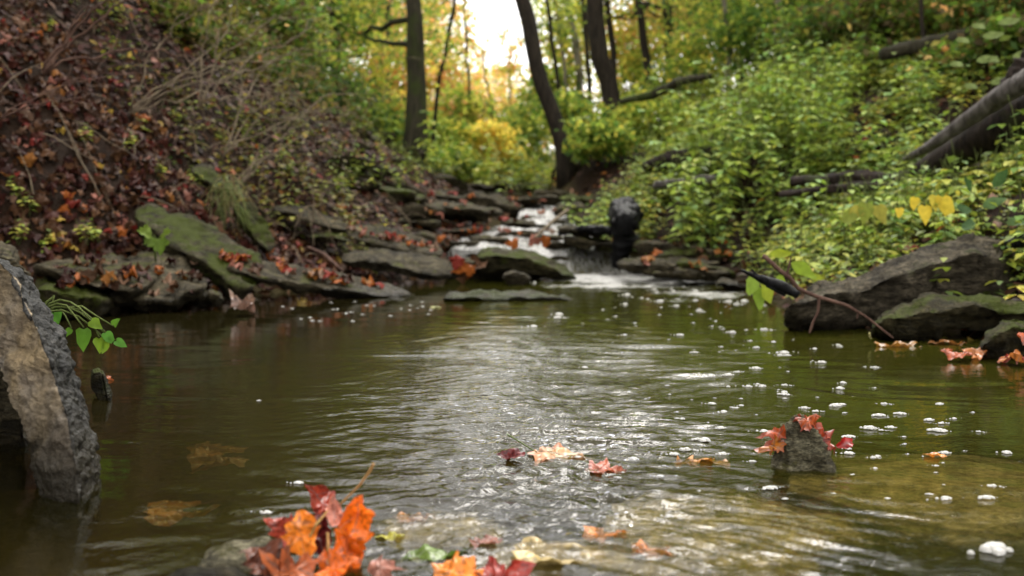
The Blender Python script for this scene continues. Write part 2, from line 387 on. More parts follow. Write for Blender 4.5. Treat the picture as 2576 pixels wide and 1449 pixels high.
# ------------------------------------------------------------------ water
def pool():
    nr, nc = 760, 430
    Y = .45 * (7.25 / .45) ** (np.linspace(0, 1, nr)); Y = np.concatenate([np.linspace(-3, .44, 20), Y]); nr = len(Y)
    s = np.linspace(-1, 1, nc); hw = np.where(Y > 0, np.minimum(1.0 + .62 * np.maximum(Y, 0), 2.6), 1.9)
    X = s[None, :] * hw[:, None] + 0 * Y[:, None]; Yg = np.repeat(Y[:, None], nc, 1)
    wx = X + .12 * fbm(X * 1.5, Yg * 1.5, 3, 2); wy = Yg + .14 * fbm(X * 1.4 + 9, Yg * 1.4, 5, 2)
    # how lively each stretch is: flow runs from the falls down the middle and over the shallows in front
    xc = np.interp(Yg, [0, 1, 2, 3, 5, 7], [.04, .04, .10, .15, .45, .65])
    wd = np.interp(Yg, [0, 1.2, 2, 3.2, 5, 7], [.30, .26, .36, .55, .5, .45])
    live = np.exp(-((X - xc) / wd) ** 2)
    live = live + .45 * np.exp(-((X - .40) / .10) ** 2 - ((Yg - 1.03) / .07) ** 2) + .55 * np.exp(-((X - .50) / .08) ** 2 - ((Yg - 1.2) / .05) ** 2)
    live = np.clip(live * np.interp(Yg, [0, 1.9, 2.8, 4.2, 5.5, 7], [1, 1, .85, .32, .5, 1.2]), 0, 1.2)
    chop = (.09 + .85 * live) * np.interp(Yg, [2.7, 3.6, 5.5, 6.5], [1, .3, .3, 1])
    fx, fy = .6, 6.9
    z = .0026 * fbm(wx * 10, wy * 13, 1, 3) * live
    side_ = np.tanh((X - xc) / .25)
    near_ = np.interp(Yg, [0, 1.3, 1.6, 1.9, 2.6, 4], [1.7, 1.7, 1.4, 1, .8, .25])
    W8 = [(.60, .044, .0011), (.38, .060, .0013), (.75, .033, .0007), (.15, .052, .0010), (-.60, .045, .0010), (-.38, .058, .0012), (-.75, .034, .0007), (.05, .030, .0005)]
    for q, (th, lam, am) in enumerate(W8):
        cx_, cy2 = math.cos(th), -math.sin(th)
        u_ = wx * math.sin(th) + wy * math.cos(th); v_ = wx * cx_ + wy * cy2
        ph = u_ * 2 * np.pi / lam + 2.6 * vnoise(X * 3.1 + q, Yg * 3.1, q)
        env = np.clip(.25 + 1.5 * vnoise(v_ * 11, u_ * 7, 20 + q), 0, 1.3)
        side_w = .25 + .75 * np.clip(.5 + .5 * np.sign(th) * side_, 0, 1)
        z += am * 1.7 * (1 - np.abs(np.sin(ph / 2)) * 2) * env * side_w * live * near_
    mid_ = np.exp(-((X - .30 - .12 * (Yg - 2.4)) / .42) ** 2 - ((Yg - 2.6) / .75) ** 2)
    for q, (th, lam, am) in enumerate([(.35, .11, .0030), (.1, .085, .0020), (.55, .14, .0028)]):
        u_ = wx * math.sin(th) + wy * math.cos(th); v_ = wx * math.cos(th) - wy * math.sin(th)
        ph = u_ * 2 * np.pi / lam + 2 * vnoise(X * 2.2 + q, Yg * 2.2, 40 + q)
        z += am * (1 - np.abs(np.sin(ph / 2)) * 2) * np.clip(.2 + 1.4 * vnoise(v_ * 7, u_ * 4, 50 + q), 0, 1.3) * mid_
    z += .0017 * fbm(wx * 24, wy * 34, 2, 2) * live * np.interp(Yg, [0, 3, 4.5], [1, .8, .3])
    z += .0009 * fbm(wx * 3.2, wy * 11, 11, 3) * np.interp(Yg, [2.4, 3.8, 5.5, 6.5], [1, .35, .35, .8])
    z += .0012 * np.interp(Yg, [2.4, 3.8], [1, .3]) * np.sin((wx * .25 + wy) * 2 * np.pi / .13) * np.clip(vnoise(X * 1.3, Yg * 1.6, 8) - .05, 0, 1)
    fdist = np.hypot((X - .66 - .12 * (6.8 - Yg)) / .42, (Yg - 6.9) / 1.5)
    foam = np.clip(1.06 - .52 * fdist + .25 * fbm(X * 4, Yg * 5, 3, 3), 0, .85) * (Yg > 4.2)
    foam = np.maximum(foam, .42 * np.exp(-((X - .75 + .08 * (6 - Yg)) / .3) ** 2) * np.interp(Yg, [3.2, 4.5, 6], [0, .6, 1]))
    z += .02 * np.clip(foam - .3, 0, 1) * (.6 + fbm(X * 14, Yg * 14, 3, 3))
    murk = np.interp(Yg, [0, 1.2, 1.9, 3, 7], [.06, .12, .42, .62, .70]) + .10 * np.clip(-.2 - X, 0, 1)
    F = grid_faces(nr, nc)
    me = mesh('pool_water', np.stack([X, Yg, z], -1).reshape(-1, 3), F, M_water, smooth=True,
              attr={'chop': chop.ravel(), 'foam': foam.ravel(), 'murk': np.clip(murk, 0, 1).ravel()})
    kind(obj('pool_water', me), 'structure')
pool()
def rapids():
    # the cascade: a sheet that steps down from Y=12.5 to the pool
    nr, nc = 420, 110
    Y = np.linspace(6.70, 12.6, nr); s = np.linspace(0, 1, nc)
    SY = [6.70, 6.80, 6.95, 7.10, 7.22, 7.35, 7.6, 7.72, 8.2, 8.35, 8.8, 8.95, 9.4, 9.55, 10.1, 10.3, 12.6]
    SZ = [-.03, .005, .085, .160, .180, .205, .22, .245, .275, .31, .335, .385, .405, .47, .49, .54, .76]
    L = np.interp(Y, [6.70, 7.05, 7.2, 7.9, 8.3, 9, 10, 12.6], [.36, .28, -.50, -.50, -.28, -.02, .10, .1])
    Rr = np.interp(Y, [6.70, 7.1, 7.6, 8.2, 9, 10, 12.6], [.92, .84, .80, .68, .58, .5, .5])
    X = L[:, None] + (Rr - L)[:, None] * s[None, :]
    Yg = np.repeat(Y[:, None], nc, 1)
    off = .14 * fbm(X * 3, Yg * .6, 2, 2) + .03 * fbm(X * 14, Yg * 1.5, 6, 3)
    z = np.interp(Yg + off * np.interp(Yg, [6.70, 7.2], [.5, 1]), SY, SZ)
    z += .014 * fbm(X * 14, Yg * 6, 3, 3)
    e = np.minimum(s, 1 - s)[None, :]; z -= .10 * np.clip(1 - e / .08, 0, 1) ** 2
    sl = np.clip(np.gradient(z, axis=0) / (Y[1] - Y[0]), 0, 1)
    foam = .60 + .10 * sl + .20 * fbm(X * 4, Yg * 2, 9, 2)
    foam = foam * np.interp(Yg, [6.8, 10, 12.6], [1, 1, .6])
    me = mesh('cascade_water', np.stack([X, Yg, z], -1).reshape(-1, 3), grid_faces(nr, nc), M_rapid, smooth=True,
              attr={'chop': np.full(X.size, .8), 'foam': foam.ravel(), 'murk': np.full(X.size, .3)})
    kind(obj('cascade_water', me), 'structure')
rapids()

# ------------------------------------------------------------------ rocks
def resample(P, n):
    P = np.asarray(P, float); d = np.r_[0, np.cumsum(np.linalg.norm(np.diff(P, axis=0), axis=1))]
    t = np.linspace(0, d[-1], n); return np.stack([np.interp(t, d, P[:, k]) for k in range(3)], -1)
def vnormals(V, F):
    n = np.zeros_like(V); a = V[F[:, 0]]; fn = np.cross(V[F[:, 2]] - a, V[F[:, 3]] - V[F[:, 1]])
    for k in range(4): np.add.at(n, F[:, k], fn)
    return n / (np.linalg.norm(n, axis=1, keepdims=True) + 1e-12)
def loft(rows, nu, nv, amp=.012, freq=9, strata=.008, seed=0, taper=.6, face=None):
    """ring of polylines -> closed rough stone. nv: segments between consecutive rows"""
    P = [resample(r, nu) for r in rows]; k = len(P); ring = []; fa = []
    for i in range(k):
        a, b = P[i], P[(i + 1) % k]
        for j in range(nv[i]):
            t = j / nv[i]; ring.append(a * (1 - t) + b * t)
            fa.append(face[i] if face else 0)
    ring = np.stack(ring, 1)                                   # nu, m, 3
    m = ring.shape[1]; cen = ring.mean(1, keepdims=True)
    u = np.linspace(0, 1, nu); e = np.minimum(u, 1 - u) * nu
    f = np.interp(e, [0, 1, 2.5, 5], [taper * .55, taper, (1 + taper) / 2, 1])
    jit = 1 + .10 * fbm(u * 9 + seed, seed * 3.1, 0, 3)
    ring = cen + (ring - cen) * (f * jit)[:, None, None]
    V = ring.reshape(-1, 3); i = np.arange(nu * m).reshape(nu, m); j = np.roll(i, -1, 1)
    F = np.stack([i[:-1], i[1:], j[1:], j[:-1]], -1).reshape(-1, 4)
    V = np.concatenate([V, cen[0], cen[-1]]); c0, c1 = nu * m, nu * m + 1
    T = np.concatenate([np.stack([i[0], j[0], np.full(m, c0)], -1), np.stack([j[-1], i[-1], np.full(m, c1)], -1)])
    nrm = vnormals(V, F)
    s = seed * 7.7
    dsp = amp * 1.25 * fbm(V[:, 0] * freq + s, V[:, 1] * freq, V[:, 2] * freq, 6, .6)
    lay = V[:, 2] + .15 * V[:, 0] + .02 * vnoise(V[:, 0] * 6, V[:, 1] * 6, s)
    dsp += strata * np.sign(vnoise(lay * 75 + s, s)) * (1 - np.abs(nrm[:, 2])) * .6 + strata * vnoise(lay * 75 + s, V[:, 0] * 3) * .5
    V = V + nrm * dsp[:, None]
    return V, [F, T], np.array(fa * nu + [0, 0], float)
def lerpD(pts, D0, D1):
    n = len(pts); x0, x1 = pts[0][0], pts[-1][0]
    return [at(x, y, D0 + (D1 - D0) * (x - x0) / (x1 - x0 + 1e-9)) for x, y in pts]
GROUP_ROCK = 'shale slabs along the stream'
def slab(label, A, B, C, D0, D1, dd, mat=None, rec=.06, nu=40, thick=None, seed=1, amp=.012, strata=.008, name='stone_slab', cat='rock'):
    """A back edge of the top, B front edge of the top, C foot of the front face"""
    a = lerpD(A, D0 + dd, D1 + dd); b = lerpD(B, D0, D1); c = lerpD(C, D0 + rec, D1 + rec)
    bb, cc = resample(b, 12), resample(c, 12)
    th = thick or max(.04, float(np.mean(bb[:, 2] - cc[:, 2])))
    ab = [p - np.array([0, 0, th]) for p in a]
    V, F, _ = loft([b, a, ab, c], nu, [9, 3, 5, 6], amp, 8, strata, seed)
    o = obj(name, mesh(name, V, F, mat or M_shale)); return tag(o, label, cat, GROUP_ROCK)

# boulder leaning in from the left foreground
Lr = [at(-150, 640, 1.62), at(-40, 830, 1.5), at(20, 1000, 1.40), at(70, 1100, 1.35), at(95, 1235, 1.30), at(120, 1330, 1.27)]
Mr = [at(-20, 645, 1.50), at(30, 690, 1.47), at(80, 800, 1.42), at(140, 950, 1.36), at(172, 1060, 1.31), at(195, 1180, 1.27), at(205, 1330, 1.24)]
Rr_ = [at(10, 648, 1.62), at(72, 700, 1.60), at(118, 770, 1.56), at(180, 900, 1.50), at(222, 1070, 1.44), at(250, 1190, 1.38), at(262, 1330, 1.34)]
Br = [p + np.array([-.105, .14, -.02]) for p in Rr_]; Bl = [p + np.array([-.08, .18, 0]) for p in Lr]
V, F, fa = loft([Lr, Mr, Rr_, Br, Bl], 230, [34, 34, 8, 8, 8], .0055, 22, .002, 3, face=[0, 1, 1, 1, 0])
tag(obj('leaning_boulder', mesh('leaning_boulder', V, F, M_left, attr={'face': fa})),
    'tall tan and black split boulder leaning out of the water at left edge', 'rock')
slab('dark wet rock mass behind the leaning boulder at far left', [(-120, 590), (0, 610), (60, 640)], [(-120, 640), (0, 650), (70, 680)],
     [(-120, 900), (0, 880), (90, 850)], 2.5, 2.5, .3, seed=4, name='rock')
slab('dark rock mass added to fill the undercut shadow left of the leaning boulder', [(-420, 700), (-200, 690), (-60, 760), (10, 900)], [(-420, 800), (-200, 800), (-60, 860), (40, 960), (95, 1120)], [(-420, 1400), (-200, 1380), (-60, 1330), (60, 1290), (130, 1270)], 1.62, 1.55, .35, seed=44, name='rock', mat=M_shale)  # rock mass added so the shadowed undercut beside the boulder reads black
slab('low mossy slab at the water edge nearest the left boulder', [(95, 690), (200, 700), (285, 715)], [(90, 728), (180, 745), (285, 752)],
     [(90, 800), (190, 800), (290, 785)], 3.55, 3.75, .5, M_mossrock, seed=5)
slab('upper flat slab heaped with maroon and orange leaves on left bank', [(85, 660), (200, 640), (330, 640), (430, 650)],
     [(95, 668), (160, 695), (250, 722), (360, 735)], [(95, 690), (160, 712), (250, 735), (360, 748)], 3.75, 3.85, .55, seed=6)
slab('broad leaf-strewn slab jutting over the water, broken grey front lip', [(270, 655), (330, 640), (400, 636), (470, 648), (522, 690)],
     [(262, 736), (333, 750), (433, 765), (465, 742), (522, 724)], [(268, 756), (333, 768), (433, 784), (468, 768), (522, 742)],
     3.9, 4.0, .5, seed=7, nu=60)
slab('small wedge slab beside the broad leaf-strewn slab', [(490, 730), (530, 728), (560, 735)], [(482, 748), (530, 745), (565, 752)],
     [(484, 768), (530, 768), (565, 765)], 4.05, 4.1, .25, seed=8, nu=24)
slab('long slanting mossy slab descending the left bank', [(345, 512), (417, 517), (467, 540), (567, 590), (640, 632), (680, 662)],
     [(335, 545), (385, 590), (450, 628), (520, 665), (560, 700), (610, 735)], [(335, 570), (385, 612), (450, 655), (520, 700), (560, 735), (620, 765)],
     4.55, 4.3, .42, M_mossrock, seed=9, nu=60)
slab('long grey slab with overhanging edge above dark water, lying along the left shore',
     [(575, 652), (660, 655), (770, 672), (850, 690), (900, 700), (1000, 722), (1040, 735)],
     [(567, 676), (640, 694), (700, 705), (760, 720), (850, 727), (950, 742), (1042, 746)],
     [(570, 692), (640, 712), (700, 722), (790, 745), (880, 755), (950, 758), (1042, 760)], 4.4, 4.85, .38, seed=10, nu=80)
slab('narrow mossy slab tilted down the bank under hanging grass', [(600, 510), (640, 510), (675, 560), (692, 620)], [(585, 520), (610, 560), (640, 600), (670, 630)],
     [(588, 540), (610, 585), (640, 620), (670, 640)], 5.4, 5.2, .15, M_mossrock, seed=11, nu=30)
slab('small green mossy slab poking out of leaf litter high on left bank', [(485, 412), (530, 420), (560, 450)], [(478, 430), (515, 455), (560, 480)],
     [(480, 445), (520, 470), (562, 495)], 5.6, 5.6, .2, M_mossrock, seed=12, nu=24)
slab('dark slab sloping from the root tangle on left bank', [(690, 512), (760, 518), (830, 545), (880, 560)], [(685, 528), (740, 540), (800, 562), (870, 580)],
     [(690, 540), (750, 556), (810, 580), (870, 592)], 6.3, 6.2, .3, seed=13, nu=36)
slab('tilted slab with orange leaves on top left of the cascade', [(872, 564), (930, 558), (1000, 576), (1060, 598), (1118, 622)],
     [(870, 594), (930, 612), (1000, 627), (1050, 638), (1106, 644)], [(874, 606), (935, 624), (1000, 642), (1055, 652), (1110, 654)], 6.15, 6.35, .35, seed=14, nu=50)
slab('lower dark slab with deep shadow beneath, left of the centre rock', [(862, 636), (920, 632), (960, 628), (1040, 636), (1110, 654), (1150, 660)],
     [(858, 660), (920, 655), (980, 664), (1040, 680), (1090, 694), (1120, 697)], [(862, 672), (930, 674), (1000, 690), (1060, 704), (1125, 708)], 5.6, 5.8, .4, seed=15, nu=50)
slab('wedge shaped olive rock splitting the flow beside the falls', [(1190, 634), (1230, 621), (1300, 625), (1370, 640), (1420, 668), (1450, 690)],
     [(1195, 648), (1250, 640), (1310, 650), (1360, 664), (1410, 688), (1455, 700)], [(1205, 690), (1260, 676), (1320, 690), (1385, 702), (1455, 712)],
     5.95, 6.1, .45, M_mossrock, seed=16, nu=56)
slab('dark undercut stone in the shadow beneath the wedge shaped rock', [(1120, 655), (1200, 650), (1330, 660), (1400, 680)], [(1120, 664), (1200, 660), (1330, 672), (1400, 690)], [(1120, 715), (1200, 716), (1330, 718), (1400, 714)], 6.25, 6.4, .3, seed=46)
slab('small square grey stone under the wedge shaped rock', [(1268, 686), (1300, 684), (1332, 690)], [(1268, 690), (1300, 688), (1332, 694)],
     [(1268, 722), (1300, 722), (1332, 722)], 5.7, 5.7, .2, M_greyrock, seed=17, nu=20)
slab('flat mossy slab lying low in the pool in front of the falls', [(1118, 742), (1170, 734), (1250, 728), (1330, 727), (1400, 738), (1480, 757)],
     [(1113, 748), (1180, 750), (1250, 752), (1350, 750), (1420, 756), (1490, 764)], [(1115, 768), (1200, 764), (1300, 772), (1400, 774), (1495, 772)],
     4.5, 4.6, .24, M_mossrock, seed=18, nu=70)
slab('large dark slab rising to the right on right shore', [(1985, 768), (2045, 732), (2117, 710), (2217, 674), (2350, 615), (2434, 592), (2514, 602), (2552, 640)],
     [(1975, 780), (2050, 752), (2130, 735), (2230, 706), (2350, 662), (2440, 642), (2515, 650), (2548, 672)],
     [(1978, 812), (2060, 825), (2200, 830), (2300, 822), (2450, 815), (2550, 780)], 3.2, 3.35, .3, M_greyrock, seed=19, nu=110, amp=.016, rec=.10)
slab('low mossy rock in front of the large rising slab', [(2190, 806), (2250, 775), (2300, 753), (2417, 742), (2550, 750), (2640, 770)],
     [(2200, 816), (2260, 800), (2320, 786), (2420, 775), (2520, 778), (2640, 790)], [(2225, 848), (2280, 852), (2350, 852), (2450, 842), (2640, 830)],
     2.95, 3.0, .25, M_mossrock, seed=20, nu=90, amp=.014, rec=.05)
slab('small mossy stone with wet red leaves at far right shore', [(2470, 850), (2520, 800), (2545, 792), (2600, 800)], [(2460, 880), (2500, 850), (2550, 820), (2610, 830)],
     [(2455, 900), (2510, 905), (2560, 905), (2620, 905)], 2.55, 2.6, .18, M_mossrock, seed=21, nu=40)
# slabs of the stepped cascade
steps = [
 ('thin ledge slab crossed by fallen leaves upstream of left cascade slab', (880, 1000, 508, 534, 8, .35), M_shale),
 ('highest left ledge slab below the big left tree', (930, 1052, 482, 503, 9, .35), M_mossrock),
 ('wide ledge slab shading a dark hollow across the stream', (1062, 1264, 512, 545, 8.2, .5), M_shale),
 ('blocky grey slab under the wide ledge slab', (975, 1105, 545, 572, 7.5, .35), M_shale),
 ('thin slab with orange leaves beside the white rapids', (1085, 1215, 572, 588, 7.9, .3), M_shale),
 ('short stacked slab in the upper rapids', (1262, 1345, 552, 572, 7.9, .25), M_shale),
 ('far mossy slab row at the head of the cascade', (1215, 1440, 462, 486, 12.4, .6), M_mossrock),
 ('far pale slab left of the stream head', (1140, 1260, 486, 506, 10.6, .5), M_shale),
 ('slab behind the upper falls with pink leaves', (1270, 1400, 492, 514, 9.9, .4), M_shale),
 ('dark slab right of upper falls under green leaves', (1395, 1470, 510, 540, 9, .3), M_shale),
 ('black ledge slab beside the charred log', (1405, 1530, 572, 596, 7.0, .4), M_shale),
 ('second black ledge slab under the charred log', (1420, 1550, 598, 622, 6.95, .4), M_shale),
 ('mossy slab right of the falls base', (1580, 1660, 650, 682, 6.7, .3), M_mossrock),
 ('stone slab with orange leaf at right shore of falls', (1640, 1720, 628, 655, 7.0, .35), M_shale),
 ('low dark stone at the right waterline', (1680, 1800, 668, 700, 6.1, .3), M_shale),
 ('rounded wet stone standing in foam at right waterline', (1800, 1880, 705, 732, 5.2, .2), M_shale),
 ('thin slab low in the left of the cascade', (1020, 1110, 600, 618, 6.9, .3), M_shale),
 ('slab leaning over the dark pool edge by the roots', (780, 870, 590, 612, 6.0, .3), M_mossrock),
]
for k, (lb, (x0, x1, y0, y1, D, dd), mt) in enumerate(steps):
    n = 6; xs = np.linspace(x0, x1, n); rr = np.random.default_rng(k + 40); tl = rr.uniform(-.3, .3) * (y1 - y0)
    j = lambda s: rr.uniform(-s, s, n) * (y1 - y0); ramp_ = np.linspace(-tl, tl, n)
    slab(lb, list(zip(xs, y0 + j(.14) + ramp_)), list(zip(xs, y0 + (y1 - y0) * .4 + j(.16) + ramp_)),
         list(zip(xs, y1 + j(.2) + ramp_)), D, D + rr.uniform(-.1, .1), dd, mt, seed=50 + k, nu=30)

plank = []
for v in range(6):
    rr = np.random.default_rng(300 + v); L_, W_, T_h = 1, rr.uniform(.45, .8), rr.uniform(.12, .22); xs = np.linspace(-.5, .5, 7)
    f = lambda y0, z0, j: [np.array([x, y0 + rr.normal(0, j), z0 + rr.normal(0, .02)]) for x in xs]
    V, F, _ = loft([f(-W_ / 2, T_h / 2, .06), f(W_ / 2, T_h / 2, .06), f(W_ / 2, -T_h / 2, .04), f(-W_ / 2 + .08, -T_h / 2, .05)], 22, [6, 3, 5, 4], .03, 4, .02, 300 + v)
    plank.append([mesh('stone_slab', V, F, m_) for m_ in (M_shale, M_mossrock)])
def wh(x, y):
    a = ('near the charred log' if x < 1660 else 'near the foam' if x < 1760 else 'below the bright herbs') + ' at right shore' if x > 1560 else 'left of the stream head' if x < 1000 else 'across the middle of the cascade' if x < 1260 else 'at the upper falls' if x < 1480 else 'under the herbs right of the falls'
    return a
rr = np.random.default_rng(8)
for k in range(74):
    if k < 54: x, y = rr.uniform(820, 1460), rr.uniform(462, 600)
    else: x, y = rr.uniform(1560, 1860), rr.uniform(620, 700)
    if k < 54 and y > 520 and x > 1130 and abs(x - (1380 - (y - 520) * .7)) < 110: continue
    if k < 54 and y > 545 and x > 1105: continue
    D = float(np.interp(y, [462, 500, 540, 600, 700], [12.6, 10.3, 8.6, 7.1, 5.6])); p = at(x, y, D); g0 = float(H(p[0], p[1])); sz = rr.uniform(.25, .62) * (1 if k < 54 else .6)
    if p[2] > g0 + .25: p[2] = g0 + .08
    o = obj('stone_slab', plank[k % 6][int(rr.uniform() < .35)], loc=(p[0], p[1], max(p[2], g0 + .01))); o.scale = (sz, sz, sz * rr.uniform(.7, 1.2)); o.rotation_euler = (rr.uniform(-.1, .22), rr.uniform(-.05, .22), rr.uniform(-.5, .5))
    tag(o, ('small' if sz < .33 else 'medium' if sz < .47 else 'long') + (' low' if y > 545 else ' high') + ' thin shale slab stacked ' + wh(x, y), 'rock', 'thin slabs stacked in the cascade')

for k, (x, y, D, sz) in enumerate([(1165, 604, 7.4, .34), (1230, 596, 7.6, .30), (1300, 588, 7.9, .36), (1375, 596, 7.7, .26), (1420, 618, 7.35, .28), (1335, 566, 8.5, .34), (1385, 548, 9.0, .30), (1215, 618, 7.2, .26), (1415, 640, 7.12, .16), (1345, 540, 9.3, .26)]):
    p = at(x, y, D); o = obj('stone_slab', plank[k % 6][0], loc=(p[0], p[1], float(zw(D)) + .035)); o.scale = (sz, sz * .9, sz * .9); o.rotation_euler = (rr.uniform(-.05, .2), rr.uniform(-.1, .2), rr.uniform(-.5, .5))
    tag(o, ['dark wet ledge stone', 'thin black stone'][k % 2] + ' breaking through the white water ' + ['at the left of the rapids', 'left of centre in the rapids', 'in the middle of the rapids', 'by the slanting stick', 'above the main fall', 'high in the upper falls', 'at the head of the upper falls', 'just above the wedge shaped rock', 'at the lip of the main fall', 'topmost in the upper falls'][k], 'rock', 'stones breaking the white water')

# the cone-shaped stone with leaves draped over it
cb = atz(2040, 1205, 0); base = []
def cone_stone():
    nz, na = 40, 56; V = []
    for i in range(nz):
        t = i / (nz - 1); z = -.06 + .130 * t
        for j in range(na):
            a = 2 * math.pi * j / na
            r = .050 * (1 - max(0, t - .30) / .76) ** .75 * (1 + .10 * math.cos(2 * a + .6))
            V.append([r * math.cos(a) + .004 * t, r * math.sin(a) * 1.2 + .02 * t, z])
    V = np.array(V); i = np.arange(nz * na).reshape(nz, na); j = np.roll(i, -1, 1)
    F = np.stack([i[:-1], j[:-1], j[1:], i[1:]], -1).reshape(-1, 4)
    n = vnormals(V, F)
    V = V + n * (.009 * fbm(V[:, 0] * 30, V[:, 1] * 30, V[:, 2] * 30 + 4, 6, .65))[:, None]
    V = np.concatenate([V, [V[-na:].mean(0) + [0, 0, .002]]])
    T = np.stack([i[-1], j[-1], np.full(na, nz * na)], -1)
    return mesh('cone_stone', V, [F, T], M_pebble)
CS = atz(2042, 1196, 0) + np.array([0, .05, 0])
tag(obj('stone', cone_stone(), loc=CS), 'rough cone-shaped stone standing out of shallow water, draped with orange leaves', 'rock')

# flat stones on the bed and at the near edge
def pebble_mesh(seed, sx, sy, sz, n=26, m=20):
    V = []
    for i in range(m):
        ph = math.pi * i / (m - 1)
        for j in range(n):
            a = 2 * math.pi * j / n; c, s = math.cos(a), math.sin(a)
            rr = (abs(c) ** 3 + abs(s) ** 3) ** (-1 / 3) * (math.sin(ph) ** .45 if 0 < i < m - 1 else 0)
            V.append([sx * rr * c, sy * rr * s, sz * math.copysign(abs(math.cos(ph)) ** .6, math.cos(ph))])
    V = np.array(V); i = np.arange(m * n).reshape(m, n); j = np.roll(i, -1, 1)
    F = np.stack([i[:-1], i[1:], j[1:], j[:-1]], -1).reshape(-1, 4)
    d = fbm(V[:, 0] / sx * 1.3 + seed * 5, V[:, 1] / sy * 1.3, V[:, 2] / sz, 4, .5)
    V[:, :2] *= (1 + .22 * d)[:, None]; V[:, 2] *= 1 + .15 * vnoise(V[:, 0] / sx * 4, V[:, 1] / sy * 4, seed)
    return V, F
def flat_stone(label, px, py, z, sx, sy, sz, yaw, mat, seed, tilt=(0, 0)):
    V, F = pebble_mesh(seed, sx, sy, sz); p = atz(px, py, z)
    o = obj('flat_stone', mesh('flat_stone', V, F, mat), loc=(p[0], p[1], z - sz)); o.rotation_euler = (tilt[0], tilt[1], yaw)
    return tag(o, label, 'rock', 'flat stones in the shallows')
flat_stone('pale dry stone tip beside the orange leaf cluster, half submerged', 600, 1378, .012, .042, .040, .02, .2, M_pebble, 1, (.08, -.1))
flat_stone('dark wet stone under the orange leaf cluster at bottom left', 560, 1450, .008, .07, .03, .04, .1, M_shale, 2, (.1, .1))
flat_stone('submerged tan stone under the ripples at bottom centre', 1400, 1400, -.008, .10, .05, .02, .2, M_tan, 3)
flat_stone('large submerged tan slab left of the cone-shaped stone', 1790, 1300, -.006, .13, .13, .03, .5, M_tan, 4)
flat_stone('large submerged tan slab at bottom right centre', 1820, 1420, -.005, .12, .06, .03, .2, M_tan, 5)
flat_stone('broad submerged slab right of the cone-shaped stone', 2370, 1220, -.007, .2, .17, .03, -.2, M_tan, 6)
flat_stone('small submerged stone lobe beneath the cone-shaped stone', 2040, 1330, -.007, .06, .04, .02, 0, M_tan, 7)
flat_stone('submerged pale stone between the orange cluster and the centre', 1100, 1330, -.012, .07, .06, .02, .2, M_tan, 13)
flat_stone('submerged slab at right edge below the broad one', 2520, 1290, -.02, .10, .07, .02, .2, M_tan, 14)
flat_stone('dark slim stone in the shallows at bottom right corner', 2480, 1400, -.012, .11, .05, .03, -.3, M_shale, 8)
slab('small upright olive stone standing in water right of the left boulder', [(224, 930), (246, 926), (266, 938)], [(228, 938), (248, 936), (270, 946)], [(240, 1012), (262, 1014), (286, 1008)], 2.02, 2.02, .05, M_mossrock, rec=-.02, seed=33, nu=26, amp=.003, strata=.002, thick=.05)
flat_stone('dark stone just breaking the ripples at bottom centre', 1340, 1235, -.008, .05, .03, .02, .4, M_shale, 10)
flat_stone('grey stone under riffles right of the drowned leaf', 1500, 1290, -.010, .07, .04, .02, -.2, M_greyrock, 11)

# ------------------------------------------------------------------ leaves
MAPLE = [(0, 0), (.12, .02), (.34, -.03), (.36, .08), (.47, .14), (.58, .29), (.47, .33), (.46, .46), (.30, .47), (.31, .60), (.27, .72), (.14, .76), (0, 1.0)]
OVAL = [(0, 0), (.16, .12), (.25, .35), (.25, .55), (.14, .82), (0, 1)]
RAG = [(0, 0), (.13, .05), (.27, .18), (.25, .30), (.35, .44), (.27, .54), (.29, .66), (.14, .84), (0, 1)]
HEART = [(0, .10), (.18, 0), (.38, .12), (.42, .36), (.28, .68), (0, 1.12)]
OAK = [(0, 0), (.10, .10), (.24, .14), (.14, .25), (.34, .38), (.18, .48), (.30, .66), (.14, .72), (.14, .9), (0, 1)]
def leaf_geo(outline, curl=.25, seed=0, size=1.0, fold=.25):
    half = outline; pts = half + [(-x, y) for x, y in reversed(half[1:-1])]
    P = np.array(pts, float); c = np.array([[0, .38], [0, .68]])
    V2 = np.concatenate([P, c]); n = len(P); F = []
    ti = len(half) - 1
    for i in range(n):
        j = (i + 1) % n; mid = (P[i][1] + P[j][1]) / 2
        F.append((i, j, n + (1 if mid > .55 else 0)))
    up = [k for k in range(n) if P[k][1] > .3]
    a = [k for k in range(n) if F[k][2] == n and F[(k + 1) % n][2] == n + 1]
    for k in a: F.append(((k + 1) % n, n + 1, n))
    b = [k for k in range(n) if F[k][2] == n + 1 and F[(k + 1) % n][2] == n]
    for k in b: F.append(((k + 1) % n, n, n + 1))
    r = np.random.default_rng(seed); ph = r.uniform(0, 6, 3); V2 = V2 * (1 + .10 * r.normal(0, 1, (len(V2), 1))); V2[:, 0] *= r.uniform(.8, 1.05)
    x, y = V2[:, 0], V2[:, 1]
    z = fold * np.abs(x) + curl * (x * x * math.cos(ph[0]) * 2 + (y - .4) ** 2 * math.sin(ph[0]) * 1.4) + curl * .5 * np.sin(x * 7 + ph[1]) * np.cos(y * 6 + ph[2])
    return np.stack([x, y - .4, z], -1) * size, np.array(F)
LEAFV = [leaf_geo(MAPLE, .5, 1), leaf_geo(MAPLE, .9, 2, fold=.6), leaf_geo(MAPLE, .8, 3, fold=-.5), leaf_geo(OVAL, .5, 4, fold=.5), leaf_geo(OAK, .5, 5), leaf_geo(MAPLE, 1.2, 6, fold=.2)]
def quick_leaf(kind_='rhomb'):
    V = np.array([[0, 0, 0], [.27, .42, .05], [0, 1, -.10], [-.27, .42, .05], [0, .45, -.04]])
    return V, np.array([[0, 1, 4], [1, 2, 4], [2, 3, 4], [3, 0, 4]])
QL = quick_leaf()
